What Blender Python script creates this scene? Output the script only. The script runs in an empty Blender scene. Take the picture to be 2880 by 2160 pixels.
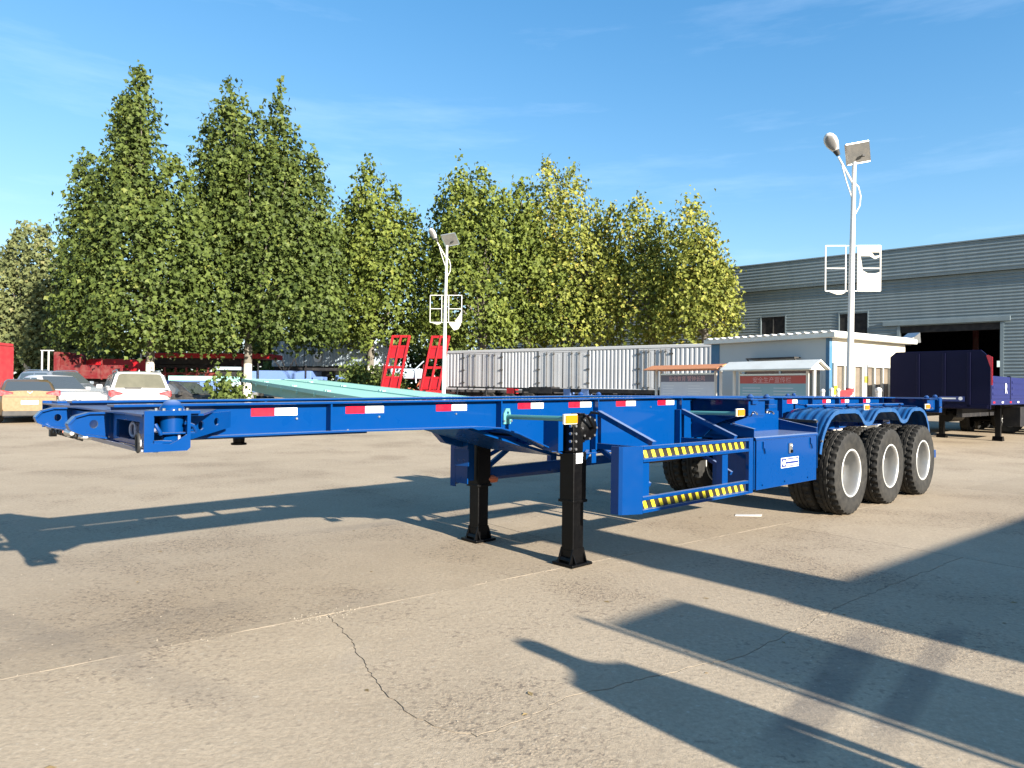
import bpy, bmesh, math, random
import numpy as np
from math import sin, cos, tan, pi, radians, atan2, sqrt
from mathutils import Vector, Matrix
from mathutils.geometry import tessellate_polygon

C = bpy.context.scene
COL = C.collection
random.seed(7)

# ------------------------------------------------------------------ camera
F, HOR, ROLL, EYE = 1968.0, 1094.8, 0.0111, 1.4885
cam_d = bpy.data.cameras.new('camera'); cam = bpy.data.objects.new('camera', cam_d); COL.objects.link(cam)
cam_d.sensor_width = 36.0; cam_d.lens = F / 2880 * 36; cam_d.clip_end = 2000; cam_d.clip_start = 0.05
pitch = math.atan((HOR - 1080) / F)
cam.matrix_world = Matrix.Translation((0, 0, EYE)) @ Matrix.Rotation(pi / 2 + pitch, 4, 'X') @ Matrix.Rotation(ROLL, 4, 'Z')
C.camera = cam

# ------------------------------------------------------------------ sky and sun
SUN_EL = radians(19.2)
SX, SY = 0.66, -0.751                         # towards the sun on the ground
w = bpy.data.worlds.new('World'); C.world = w; w.use_nodes = True
nt = w.node_tree; nt.nodes.clear()
out = nt.nodes.new('ShaderNodeOutputWorld'); bg = nt.nodes.new('ShaderNodeBackground')
sky = nt.nodes.new('ShaderNodeTexSky'); sky.sky_type = 'NISHITA'; sky.sun_disc = False
sky.sun_elevation = SUN_EL; sky.sun_rotation = atan2(SX, SY); sky.altitude = 0
sky.air_density = 0.9; sky.dust_density = 0.5; sky.ozone_density = 3.2
bg.inputs['Strength'].default_value = 0.128
# thin streaks of cirrus, laid out in the sky's own directions
tc = nt.nodes.new('ShaderNodeTexCoord'); mp = nt.nodes.new('ShaderNodeMapping')
mp.inputs['Scale'].default_value = (1.3, 1.3, 9.0); mp.inputs['Rotation'].default_value = (0.05, 0.12, 0.3)
nz = nt.nodes.new('ShaderNodeTexNoise'); nz.inputs['Scale'].default_value = 1.6; nz.inputs['Detail'].default_value = 7
nz.inputs['Roughness'].default_value = 0.62
rp = nt.nodes.new('ShaderNodeValToRGB'); rp.color_ramp.elements[0].position = 0.54; rp.color_ramp.elements[1].position = 0.95
rp.color_ramp.elements[1].color = (0.13, 0.13, 0.13, 1)
mix = nt.nodes.new('ShaderNodeMixRGB'); mix.inputs[2].default_value = (5.6, 6.0, 6.6, 1)
nt.links.new(tc.outputs['Generated'], mp.inputs[0]); nt.links.new(mp.outputs[0], nz.inputs[0])
nt.links.new(nz.outputs[0], rp.inputs[0]); nt.links.new(rp.outputs[0], mix.inputs[0])
hs = nt.nodes.new('ShaderNodeHueSaturation'); hs.inputs['Saturation'].default_value = 1.30; hs.inputs['Value'].default_value = 1.0
# one soft shoulder over the whole sky, as a phone camera gives
k1 = nt.nodes.new('ShaderNodeVectorMath'); k1.operation = 'MULTIPLY_ADD'; k1.inputs[1].default_value = (0.16,) * 3; k1.inputs[2].default_value = (1, 1, 1)
k2 = nt.nodes.new('ShaderNodeVectorMath'); k2.operation = 'DIVIDE'
nt.links.new(sky.outputs[0], k1.inputs[0]); nt.links.new(sky.outputs[0], k2.inputs[0]); nt.links.new(k1.outputs[0], k2.inputs[1]); nt.links.new(k2.outputs[0], hs.inputs['Color']); nt.links.new(hs.outputs[0], mix.inputs[1])
nt.links.new(mix.outputs[0], bg.inputs[0]); nt.links.new(bg.outputs[0], out.inputs[0])
sun_d = bpy.data.lights.new('sun', 'SUN'); sun_d.energy = 4.7; sun_d.angle = radians(0.53); sun_d.color = (1.0, 0.925, 0.82)
sun = bpy.data.objects.new('sun', sun_d); COL.objects.link(sun)
sun.rotation_euler = Vector((SX * cos(SUN_EL), SY * cos(SUN_EL), sin(SUN_EL))).to_track_quat('Z', 'Y').to_euler()
vs = C.view_settings; vs.view_transform = 'Standard'; vs.look = 'None'; vs.gamma = 1; vs.use_curve_mapping = False; vs.exposure = 1.7

# ------------------------------------------------------------------ where things stand
def at(u, v, Y):                                # the point at distance Y seen at pixel (u, v) of the 2880 x 2160 photograph
    a, b = u - 1440, v - HOR; c, s = cos(ROLL), sin(ROLL)
    return Vector(((a * c + b * s) / F * Y, Y, EYE - (-a * s + b * c) / F * Y))
def rise(Y):                                    # the yard climbs gently away from the trailer
    t = max(0.0, min(Y, 90.0) - 14.0)
    return 0.02 * (t * t / (t + 3.0) if t > 0 else 0)
def ground(x, y): return rise(y)
TH = 0.8234
DX, DY = sin(TH), cos(TH)                       # along the trailer, front to rear
NX, NY = cos(TH), -sin(TH)                      # across it, towards the sun and the camera
MX, MY = 0.1086, 6.4393                         # ground point between the landing legs
def sn(s, n, z=0.0): return Vector((MX + s * DX + n * NX, MY + s * DY + n * NY, z))

# ------------------------------------------------------------------ tagging
def tag(o, label=None, cat=None, group=None, kind=None):
    if label: o['label'] = label
    if cat: o['category'] = cat
    if group: o['group'] = group
    if kind: o['kind'] = kind
    return o
def thing(name, label, cat, loc=(0, 0, 0), rz=0.0, group=None):
    o = bpy.data.objects.new(name, None); COL.objects.link(o); o.location = loc; o.rotation_euler = (0, 0, rz)
    o.empty_display_size = 0.2
    return tag(o, label, cat, group)
def kids(o): return [c for c in bpy.data.objects if c.parent == o]
def copy_tree(o, parent=None, fam=None):
    fam = fam if fam is not None else kidmap()
    c = o.copy(); COL.objects.link(c); c.parent = parent
    if parent: c.matrix_parent_inverse = o.matrix_parent_inverse
    for k in fam.get(o.name, []): copy_tree(k, c, fam)
    return c
def kidmap():
    m = {}
    for c in bpy.data.objects:
        if c.parent: m.setdefault(c.parent.name, []).append(c)
    return m

# ------------------------------------------------------------------ mesh builder
class MB:
    def __init__(self, f=None): self.v = []; self.f = []; self.T = f      # f maps local coordinates (s, n, z) to the parent's
    def add(self, vs, fs):
        o = len(self.v)
        self.v += [self.T(*p) if self.T else tuple(p) for p in vs]; self.f += [tuple(i + o for i in q) for q in fs]
        return self
    def box(self, x0, x1, y0, y1, z0, z1):
        return self.add([(x, y, z) for z in (z0, z1) for y in (y0, y1) for x in (x0, x1)],
                        [(0, 2, 3, 1), (4, 5, 7, 6), (0, 1, 5, 4), (2, 6, 7, 3), (0, 4, 6, 2), (1, 3, 7, 5)])
    def bar(self, p, q, wx, wy=None, up=(0, 0, 1)):   # a rectangular bar from p to q
        wy = wy or wx; p, q = Vector(p), Vector(q); d = (q - p).normalized(); up = Vector(up)
        if abs(d.dot(up)) > .98: up = Vector((1, 0, 0))
        a = d.cross(up).normalized(); b = a.cross(d).normalized()
        vs = [c + a * sx * wx / 2 + b * sy * wy / 2 for c in (p, q) for sx, sy in ((-1, -1), (1, -1), (1, 1), (-1, 1))]
        return self.add(vs, [(3, 2, 1, 0), (4, 5, 6, 7), (0, 1, 5, 4), (1, 2, 6, 5), (2, 3, 7, 6), (3, 0, 4, 7)])
    def tube(self, pts, r, n=10, caps=True):
        pts = [Vector(p) for p in pts]; rs = r if isinstance(r, (list, tuple)) else [r] * len(pts)
        vs = []; a = None
        for i, p in enumerate(pts):
            t = (pts[min(i + 1, len(pts) - 1)] - pts[max(i - 1, 0)]).normalized()
            if a is None:
                a = t.cross(Vector((0, 0, 1)))
                if a.length < .05: a = t.cross(Vector((1, 0, 0)))
            a = (a - t * a.dot(t)).normalized(); b = t.cross(a)
            vs += [p + (a * cos(2 * pi * k / n) + b * sin(2 * pi * k / n)) * rs[i] for k in range(n)]
        fs = [(i * n + k, i * n + (k + 1) % n, (i + 1) * n + (k + 1) % n, (i + 1) * n + k) for i in range(len(pts) - 1) for k in range(n)]
        if caps: fs += [tuple(range(n))[::-1], tuple(range((len(pts) - 1) * n, len(pts) * n))]
        return self.add(vs, fs)
    def cyl(self, c, axis, r, h, n=20, r2=None):      # centred on c
        ax = Vector(axis).normalized(); c = Vector(c)
        return self.tube([c - ax * h / 2, c + ax * h / 2], [r, r if r2 is None else r2], n)
    def prism(self, pts2, a, b, plane='xz'):          # outline extruded between a and b along the third axis
        n = len(pts2)
        def m(p, t): return {'xz': (p[0], t, p[1]), 'yz': (t, p[0], p[1]), 'xy': (p[0], p[1], t)}[plane]
        vs = [m(p, a) for p in pts2] + [m(p, b) for p in pts2]
        tri = [tuple(reversed(t)) for t in tessellate_polygon([[Vector((p[0], p[1], 0)) for p in pts2]])] if n > 4 else [tuple(range(n))]
        return self.add(vs, [t for t in tri] + [tuple(i + n for i in t)[::-1] for t in tri] + [(i, i + n, (i + 1) % n + n, (i + 1) % n) for i in range(n)])
    def plate(self, outline, holes, o, ex, ey, th):   # flat plate with real holes: origin o, in-plane axes ex, ey, thickness vector th
        loops = [outline] + holes; o, ex, ey, th = Vector(o), Vector(ex), Vector(ey), Vector(th)
        flat = [p for l in loops for p in l]; n = len(flat)
        tri = tessellate_polygon([[Vector((p[0], p[1], 0)) for p in l] for l in loops])
        vs = [o + ex * p[0] + ey * p[1] for p in flat]; vs += [v + th for v in vs]
        fs = [tuple(t) for t in tri] + [tuple(i + n for i in t)[::-1] for t in tri]; k = 0
        for l in loops:
            m = len(l); fs += [(k + i, k + (i + 1) % m, k + (i + 1) % m + n, k + i + n) for i in range(m)]; k += m
        return self.add(vs, fs)
    def lathe(self, prof, n=48, c=(0, 0, 0), axis='y', mod=None):   # prof: (radius, offset along the axis)
        vs = []
        for k in range(n):
            a = 2 * pi * k / n
            for j, (r, y) in enumerate(prof):
                if mod: r = mod(r, k, j)
                p = (r * cos(a), y, r * sin(a)) if axis == 'y' else (r * cos(a), r * sin(a), y)
                vs.append((p[0] + c[0], p[1] + c[1], p[2] + c[2]))
        m = len(prof)
        return self.add(vs, [(k * m + j, k * m + j + 1, ((k + 1) % n) * m + j + 1, ((k + 1) % n) * m + j) for k in range(n) for j in range(m - 1)])
    def build(self, name, mat, parent=None, smooth=False, bevel=0.0, recalc=True):
        me = bpy.data.meshes.new(name); me.from_pydata([tuple(p) for p in self.v], [], self.f)
        if recalc:
            bm = bmesh.new(); bm.from_mesh(me); bmesh.ops.recalc_face_normals(bm, faces=bm.faces); bm.to_mesh(me); bm.free()
        me.materials.append(mat)
        if smooth:
            me.polygons.foreach_set('use_smooth', [True] * len(me.polygons))
            me.set_sharp_from_angle(angle=radians(40))
        o = bpy.data.objects.new(name, me); COL.objects.link(o)
        if parent: o.parent = parent
        if bevel:
            b = o.modifiers.new('bevel', 'BEVEL'); b.width = bevel; b.segments = 2; b.limit_method = 'ANGLE'; b.angle_limit = radians(50)
        return o
def ring(cx, cy, rx, ry=None, n=20):
    ry = ry or rx; return [(cx + rx * cos(2 * pi * k / n), cy + ry * sin(2 * pi * k / n)) for k in range(n)]
def lettering(name, text, size, mat, parent, loc, rot, depth=0.004, align='CENTER', sx=1.0):
    cu = bpy.data.curves.new(name, 'FONT'); cu.body = text; cu.size = size; cu.extrude = depth; cu.align_x = align; cu.resolution_u = 2
    t = bpy.data.objects.new(name, cu); COL.objects.link(t)
    bpy.context.view_layer.update()
    me = bpy.data.meshes.new_from_object(t.evaluated_get(bpy.context.evaluated_depsgraph_get()))
    bpy.data.objects.remove(t); me.materials.clear(); me.materials.append(mat)
    o = bpy.data.objects.new(name, me); COL.objects.link(o); o.parent = parent; o.location = loc; o.rotation_euler = rot; o.scale = (sx, 1, 1)
    return o

# ------------------------------------------------------------------ materials
def newmat(name):
    m = bpy.data.materials.new(name); m.use_nodes = True; n = m.node_tree
    return m, n, n.nodes['Principled BSDF']
def node(n, t, **kw):
    x = n.nodes.new(t)
    for k, v in kw.items():
        if k in x.inputs: x.inputs[k].default_value = v
        else: setattr(x, k, v)
    return x
def paint(name, col, rough=0.4, metal=0.0, coat=0.0, dirt=0.15, dirtcol=(0.30, 0.26, 0.20), scale=3.0, bump=0.0, spec=0.5, sky_sheen=0.0):
    m, n, b = newmat(name); L = n.links.new
    tc = node(n, 'ShaderNodeTexCoord'); a = node(n, 'ShaderNodeTexNoise', Scale=scale, Detail=6.0, Roughness=0.65)
    L(tc.outputs['Object'], a.inputs['Vector'])
    r = node(n, 'ShaderNodeMapRange'); r.inputs[1].default_value = 0.42; r.inputs[2].default_value = 0.8; r.inputs[4].default_value = dirt
    L(a.outputs[0], r.inputs[0])
    mx = node(n, 'ShaderNodeMixRGB'); mx.inputs[1].default_value = (*col, 1); mx.inputs[2].default_value = (*dirtcol, 1)
    L(r.outputs[0], mx.inputs[0]); res = mx.outputs[0]
    if sky_sheen:                                   # pale sky reflection painted onto level faces
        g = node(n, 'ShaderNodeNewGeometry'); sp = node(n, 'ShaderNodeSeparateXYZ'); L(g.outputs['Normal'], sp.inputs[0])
        dr = node(n, 'ShaderNodeMapRange'); dr.inputs[1].default_value = 0.6; dr.inputs[2].default_value = 1.0; dr.inputs[4].default_value = sky_sheen; L(sp.outputs[2], dr.inputs[0])
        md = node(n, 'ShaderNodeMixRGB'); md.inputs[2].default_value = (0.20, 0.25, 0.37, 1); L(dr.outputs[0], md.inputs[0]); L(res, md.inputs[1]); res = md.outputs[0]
    L(res, b.inputs['Base Color'])
    a2 = node(n, 'ShaderNodeTexNoise', Scale=scale * 4, Detail=3.0); L(tc.outputs['Object'], a2.inputs['Vector'])
    rr = node(n, 'ShaderNodeMapRange'); rr.inputs[3].default_value = max(0.02, rough - 0.08); rr.inputs[4].default_value = min(1, rough + 0.15)
    L(a2.outputs[0], rr.inputs[0]); L(rr.outputs[0], b.inputs['Roughness'])
    b.inputs['Metallic'].default_value = metal; b.inputs['Coat Weight'].default_value = coat; b.inputs['Coat Roughness'].default_value = 0.08
    b.inputs['Specular IOR Level'].default_value = spec
    if bump:
        bp = node(n, 'ShaderNodeBump', Strength=bump, Distance=0.01); L(a2.outputs[0], bp.inputs['Height']); L(bp.outputs[0], b.inputs['Normal'])
    return m

M = {}
M['blue'] = paint('blue enamel', (0.0004, 0.036, 0.155), 0.27, coat=0.42, dirt=0.04, dirtcol=(0.03, 0.06, 0.12), spec=0.06, sky_sheen=0.8)
M['black'] = paint('black paint', (0.0012, 0.0012, 0.0015), 0.36, dirt=0.08, dirtcol=(0.03, 0.026, 0.022), scale=8, bump=0.1, spec=0.18)
M['teal'] = paint('pale green primer', (0.30, 0.57, 0.49), 0.55, dirt=0.25, dirtcol=(0.18, 0.38, 0.33), scale=1.2)
M['tealtube'] = paint('pale green tube paint', (0.07, 0.24, 0.235), 0.5, dirt=0.15, dirtcol=(0.10, 0.22, 0.24), scale=6)
M['silver'] = paint('silver wheel paint', (0.30, 0.30, 0.29), 0.34, metal=0.5, dirt=0.3, dirtcol=(0.18, 0.17, 0.16), scale=7)
M['steel'] = paint('bare steel', (0.55, 0.54, 0.52), 0.28, metal=0.9, dirt=0.3, scale=20)
M['refred'] = paint('red reflective tape', (0.48, 0.004, 0.022), 0.25, dirt=0.05, coat=0.3)
M['refwhite'] = paint('white reflective tape', (0.80, 0.80, 0.80), 0.25, dirt=0.05, coat=0.3)
M['amber'] = paint('amber lens', (0.62, 0.17, 0.004), 0.2, dirt=0.0, coat=0.5)
M['pale'] = paint('pale lens rim', (0.75, 0.70, 0.55), 0.35, dirt=0.1)
M['white'] = paint('white paint', (0.62, 0.60, 0.56), 0.45, dirt=0.18, dirtcol=(0.45, 0.42, 0.36), scale=2)
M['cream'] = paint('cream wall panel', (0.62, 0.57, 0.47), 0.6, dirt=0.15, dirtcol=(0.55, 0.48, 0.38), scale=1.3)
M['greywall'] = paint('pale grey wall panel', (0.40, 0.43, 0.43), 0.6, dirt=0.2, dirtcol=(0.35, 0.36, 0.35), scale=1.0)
M['bluecol'] = paint('blue column paint', (0.035, 0.13, 0.24), 0.5, dirt=0.2, scale=3)
M['red'] = paint('red machinery paint', (0.34, 0.005, 0.010), 0.42, dirt=0.12, dirtcol=(0.28, 0.03, 0.03))
M['cabred'] = paint('faded red cab paint', (0.34, 0.03, 0.04), 0.35, coat=0.3, dirt=0.15)
M['darkred'] = paint('dark red paint', (0.13, 0.008, 0.010), 0.5, dirt=0.25)
M['navy'] = paint('dark blue trailer paint', (0.002, 0.0025, 0.022), 0.45, spec=0.15, dirt=0.10, dirtcol=(0.02, 0.02, 0.06), scale=1.5)
M['violet'] = paint('blue violet side paint', (0.006, 0.011, 0.085), 0.42, dirt=0.12, dirtcol=(0.02, 0.03, 0.12))
M['hazy'] = paint('pale blue body paint', (0.11, 0.19, 0.40), 0.5, dirt=0.3, dirtcol=(0.16, 0.20, 0.30))
M['boxgrey'] = paint('grey corrugated box paint', (0.43, 0.435, 0.44), 0.5, dirt=0.35, dirtcol=(0.28, 0.26, 0.24), scale=0.8)
M['boxblue'] = paint('pale blue grey box', (0.36, 0.44, 0.50), 0.5, dirt=0.3, dirtcol=(0.30, 0.36, 0.42), scale=0.8)
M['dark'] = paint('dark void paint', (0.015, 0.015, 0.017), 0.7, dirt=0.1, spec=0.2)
M['rust'] = paint('rusty orange sheet', (0.55, 0.22, 0.09), 0.6, dirt=0.5, dirtcol=(0.35, 0.16, 0.09), scale=5)
M['tail'] = paint('red tail lens', (0.50, 0.015, 0.02), 0.15, dirt=0.0, coat=0.6)
M['glass'] = paint('dark car glass', (0.05, 0.06, 0.065), 0.06, dirt=0.0, coat=0.6, spec=0.8)
M['glasspale'] = paint('pale mottled rear glass', (0.10, 0.095, 0.065), 0.12, dirt=0.5, dirtcol=(0.17, 0.16, 0.11), scale=2, coat=0.5)  # mottled and paler than the other car glass
M['gold'] = paint('champagne gold car paint', (0.150, 0.098, 0.045), 0.3, metal=0.35, coat=0.6, dirt=0.0)
M['carwhite'] = paint('white car paint', (0.42, 0.42, 0.42), 0.25, coat=0.7, dirt=0.06)
M['carsilver'] = paint('silver blue car paint', (0.24, 0.27, 0.30), 0.25, metal=0.4, coat=0.6, dirt=0.06)
M['rubbertrim'] = paint('black trim', (0.02, 0.02, 0.02), 0.6, dirt=0.2)
M['plate'] = paint('number plate', (0.45, 0.55, 0.70), 0.4, dirt=0.3, dirtcol=(0.7, 0.75, 0.8), scale=10)
M['yellow'] = paint('yellow tape', (0.62, 0.50, 0.02), 0.35, dirt=0.15, dirtcol=(0.7, 0.62, 0.3))
M['tapeblack'] = paint('black tape', (0.018, 0.014, 0.010), 0.4, dirt=0.1)
M['banner'] = paint('red cloth', (0.45, 0.02, 0.03), 0.8, dirt=0.2)
M['brownwin'] = paint('bronze window glass', (0.16, 0.13, 0.10), 0.15, dirt=0.5, dirtcol=(0.30, 0.26, 0.2), scale=2, coat=0.3)
M['postergrey'] = paint('grey poster print', (0.60, 0.61, 0.65), 0.5, dirt=0.3, dirtcol=(0.45, 0.45, 0.5), scale=6)
M['posterteal'] = paint('blue green poster print', (0.22, 0.36, 0.40), 0.4, dirt=0.5, dirtcol=(0.26, 0.42, 0.50), scale=2)
M['posterred'] = paint('red title band', (0.42, 0.07, 0.06), 0.45, dirt=0.1)
M['pink'] = paint('faded pink letters', (0.62, 0.35, 0.36), 0.5, dirt=0.2)
M['roofsheet'] = paint('grey white roof sheet', (0.66, 0.66, 0.60), 0.4, dirt=0.3, scale=2)
M['orange'] = paint('rust orange primer', (0.50, 0.12, 0.04), 0.5, dirt=0.3)
M['panel'] = paint('back of solar panel', (0.10, 0.097, 0.09), 0.6, dirt=0.3, scale=5)
M['lampgrey'] = paint('lamp lens grey', (0.18, 0.17, 0.16), 0.35, dirt=0.3)

def rubber():
    m, n, b = newmat('tyre rubber'); L = n.links.new
    tc = node(n, 'ShaderNodeTexCoord'); a = node(n, 'ShaderNodeTexNoise', Scale=9.0, Detail=8.0, Roughness=0.7); L(tc.outputs['Object'], a.inputs[0])
    r = node(n, 'ShaderNodeValToRGB'); e = r.color_ramp.elements
    e[0].position = 0.35; e[0].color = (0.010, 0.010, 0.0095, 1); e[1].position = 0.75; e[1].color = (0.040, 0.037, 0.031, 1)
    L(a.outputs[0], r.inputs[0]); L(r.outputs[0], b.inputs['Base Color']); b.inputs['Roughness'].default_value = 0.75; b.inputs['Specular IOR Level'].default_value = 0.3
    f = node(n, 'ShaderNodeTexNoise', Scale=120.0, Detail=2.0); L(tc.outputs['Object'], f.inputs[0])
    bp = node(n, 'ShaderNodeBump', Strength=0.15, Distance=0.004); L(f.outputs[0], bp.inputs['Height']); L(bp.outputs[0], b.inputs['Normal'])
    return m
M['rubber'] = rubber()
M['lip'] = paint('pale rim lip', (0.50, 0.50, 0.47), 0.3, dirt=0.15)
M['guardblue'] = paint('dusty blue mudguard', (0.004, 0.060, 0.19), 0.42, coat=0.2, dirt=0.5, dirtcol=(0.06, 0.12, 0.20), scale=5)

def metalsheet(name, c1, c2, sc=0.35):
    m, n, b = newmat(name); L = n.links.new
    tc = node(n, 'ShaderNodeTexCoord'); mp = node(n, 'ShaderNodeMapping'); mp.inputs['Scale'].default_value = (1, 1, 0.15)
    L(tc.outputs['Object'], mp.inputs[0])
    a = node(n, 'ShaderNodeTexNoise', Scale=sc * 6, Detail=8.0, Roughness=0.6); L(mp.outputs[0], a.inputs[0])
    r = node(n, 'ShaderNodeMixRGB'); r.inputs[1].default_value = (*c1, 1); r.inputs[2].default_value = (*c2, 1)
    L(a.outputs[0], r.inputs[0]); L(r.outputs[0], b.inputs['Base Color']); b.inputs['Roughness'].default_value = 0.45; b.inputs['Metallic'].default_value = 0.15
    return m
M['sheet'] = metalsheet('grey green cladding', (0.105, 0.142, 0.162), (0.20, 0.240, 0.252))

TYRE_MARKS = ((1.02, 2.86, 2.3, 4.5, .14, 1.1), (1.42, 2.9, 2.9, 4.6, .10, .9), (-2.4, 7.0, 1.2, 9.6, .16, .45), (-4.5, 5.2, -1.0, 3.2, .14, .4), (5.2, 6.0, 9.0, 10.2, .15, .5), (-1.6, 4.9, -3.4, 3.4, .20, .35))
def concrete():
    m, n, b = newmat('weathered concrete'); L = n.links.new
    geo = node(n, 'ShaderNodeNewGeometry'); P = geo.outputs['Position']
    big = node(n, 'ShaderNodeTexNoise', Scale=0.35, Detail=6.0, Roughness=0.6); L(P, big.inputs[0])
    med = node(n, 'ShaderNodeTexNoise', Scale=2.2, Detail=8.0, Roughness=0.68); L(P, med.inputs[0])
    fine = node(n, 'ShaderNodeTexNoise', Scale=38.0, Detail=8.0, Roughness=0.75); L(P, fine.inputs[0])
    peb = node(n, 'ShaderNodeTexVoronoi', Scale=62.0); L(P, peb.inputs['Vector'])
    r1 = node(n, 'ShaderNodeValToRGB'); e = r1.color_ramp.elements
    e[0].position = 0.30; e[0].color = (0.328, 0.264, 0.186, 1); e[1].position = 0.72; e[1].color = (0.460, 0.378, 0.272, 1)
    k = node(n, 'ShaderNodeMixRGB'); k.inputs[0].default_value = 0.5; L(big.outputs[0], k.inputs[1]); L(med.outputs[0], k.inputs[2]); L(k.outputs[0], r1.inputs[0])
    # fine grain
    r2 = node(n, 'ShaderNodeValToRGB'); e = r2.color_ramp.elements
    e[0].position = 0.33; e[0].color = (0.78, 0.77, 0.75, 1); e[1].position = 0.70; e[1].color = (1.14, 1.13, 1.12, 1)
    L(fine.outputs[0], r2.inputs[0])
    mu = node(n, 'ShaderNodeMixRGB', blend_type='MULTIPLY'); mu.inputs[0].default_value = 1.0; L(r1.outputs[0], mu.inputs[1]); L(r2.outputs[0], mu.inputs[2])
    # worn patches where the aggregate shows
    wmask = node(n, 'ShaderNodeTexNoise', Scale=0.55, Detail=5.0, Roughness=0.7); L(P, wmask.inputs[0])
    wr = node(n, 'ShaderNodeMapRange'); wr.inputs[1].default_value = 0.50; wr.inputs[2].default_value = 0.62; L(wmask.outputs[0], wr.inputs[0])
    pr = node(n, 'ShaderNodeValToRGB'); e = pr.color_ramp.elements
    e[0].position = 0.10; e[0].color = (1.12, 1.10, 1.07, 1); e[1].position = 0.62; e[1].color = (0.72, 0.70, 0.69, 1)
    L(peb.outputs['Distance'], pr.inputs[0])
    mp_ = node(n, 'ShaderNodeMixRGB', blend_type='MULTIPLY'); L(wr.outputs[0], mp_.inputs[0]); L(mu.outputs[0], mp_.inputs[1]); L(pr.outputs[0], mp_.inputs[2])
    # grey stains
    st = node(n, 'ShaderNodeTexNoise', Scale=0.8, Detail=9.0, Roughness=0.6, Distortion=0.8); L(P, st.inputs[0])
    sr = node(n, 'ShaderNodeMapRange'); sr.inputs[1].default_value = 0.60; sr.inputs[2].default_value = 0.80; sr.inputs[4].default_value = 0.5; L(st.outputs[0], sr.inputs[0])
    ms = node(n, 'ShaderNodeMixRGB'); ms.inputs[2].default_value = (0.30, 0.255, 0.205, 1); L(sr.outputs[0], ms.inputs[0]); L(mp_.outputs[0], ms.inputs[1])
    # rubber marks left by turning wheels: two curved bands on the right
    sep = node(n, 'ShaderNodeSeparateXYZ'); L(P, sep.inputs[0])
    prev = ms.outputs[0]
    for (ax, ay, bx, by, wd, amt) in TYRE_MARKS:
        ux, uy = bx - ax, by - ay; ln = sqrt(ux * ux + uy * uy); nx_, ny_ = -uy / ln, ux / ln
        d = node(n, 'ShaderNodeVectorMath', operation='DOT_PRODUCT'); d.inputs[1].default_value = (nx_, ny_, 0); L(P, d.inputs[0])
        s1 = node(n, 'ShaderNodeMath', operation='SUBTRACT'); s1.inputs[1].default_value = nx_ * ax + ny_ * ay; L(d.outputs['Value'], s1.inputs[0])
        wob = node(n, 'ShaderNodeMath', operation='MULTIPLY_ADD'); wob.inputs[1].default_value = 0.10; L(big.outputs[0], wob.inputs[0]); L(s1.outputs[0], wob.inputs[2])
        s2 = node(n, 'ShaderNodeMath', operation='ABSOLUTE'); L(wob.outputs[0], s2.inputs[0])
        e_ = node(n, 'ShaderNodeVectorMath', operation='DOT_PRODUCT'); e_.inputs[1].default_value = (ux / ln, uy / ln, 0); L(P, e_.inputs[0])
        e1 = node(n, 'ShaderNodeMath', operation='SUBTRACT'); e1.inputs[1].default_value = (ux * (ax + bx) / 2 + uy * (ay + by) / 2) / ln; L(e_.outputs['Value'], e1.inputs[0])
        e2 = node(n, 'ShaderNodeMath', operation='ABSOLUTE'); L(e1.outputs[0], e2.inputs[0])
        e3 = node(n, 'ShaderNodeMapRange'); e3.inputs[1].default_value = ln * .35; e3.inputs[2].default_value = ln * .5; e3.inputs[3].default_value = 1; e3.inputs[4].default_value = 0; L(e2.outputs[0], e3.inputs[0])
        s30 = node(n, 'ShaderNodeMapRange'); s30.inputs[1].default_value = wd * 0.5; s30.inputs[2].default_value = wd; s30.inputs[3].default_value = amt; s30.inputs[4].default_value = 0; L(s2.outputs[0], s30.inputs[0])
        s3 = node(n, 'ShaderNodeMath', operation='MULTIPLY'); L(s30.outputs[0], s3.inputs[0]); L(e3.outputs[0], s3.inputs[1])
        s4 = node(n, 'ShaderNodeMath', operation='MULTIPLY'); L(s3.outputs[0], s4.inputs[0]); L(med.outputs[0], s4.inputs[1])
        mm = node(n, 'ShaderNodeMixRGB'); mm.inputs[2].default_value = (0.13, 0.115, 0.10, 1); L(s4.outputs[0], mm.inputs[0]); L(prev, mm.inputs[1]); prev = mm.outputs[0]
    pit = node(n, 'ShaderNodeTexNoise', Scale=26.0, Detail=4.0, Roughness=0.55); L(P, pit.inputs[0])
    p1_ = node(n, 'ShaderNodeMapRange'); p1_.inputs[1].default_value = 0.55; p1_.inputs[2].default_value = 0.63; L(pit.outputs[0], p1_.inputs[0])
    pm = node(n, 'ShaderNodeMapRange'); pm.inputs[1].default_value = 0.44; pm.inputs[2].default_value = 0.60; pm.inputs[3].default_value = 0.12; pm.inputs[4].default_value = 0.95; L(wmask.outputs[0], pm.inputs[0])
    p2_ = node(n, 'ShaderNodeMath', operation='MULTIPLY'); L(p1_.outputs[0], p2_.inputs[0]); L(pm.outputs[0], p2_.inputs[1])
    mpt = node(n, 'ShaderNodeMixRGB'); mpt.inputs[2].default_value = (0.17, 0.135, 0.10, 1); L(p2_.outputs[0], mpt.inputs[0]); L(prev, mpt.inputs[1])
    lt = node(n, 'ShaderNodeMapRange'); lt.inputs[1].default_value = 0.36; lt.inputs[2].default_value = 0.30; lt.inputs[4].default_value = 0.45; L(pit.outputs[0], lt.inputs[0])
    ml = node(n, 'ShaderNodeMixRGB'); ml.inputs[2].default_value = (0.52, 0.46, 0.36, 1); L(lt.outputs[0], ml.inputs[0]); L(mpt.outputs[0], ml.inputs[1])
    oi = node(n, 'ShaderNodeObjectInfo'); tr = node(n, 'ShaderNodeMapRange'); tr.inputs[3].default_value = 0.90; tr.inputs[4].default_value = 1.09; L(oi.outputs['Random'], tr.inputs[0])
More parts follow.
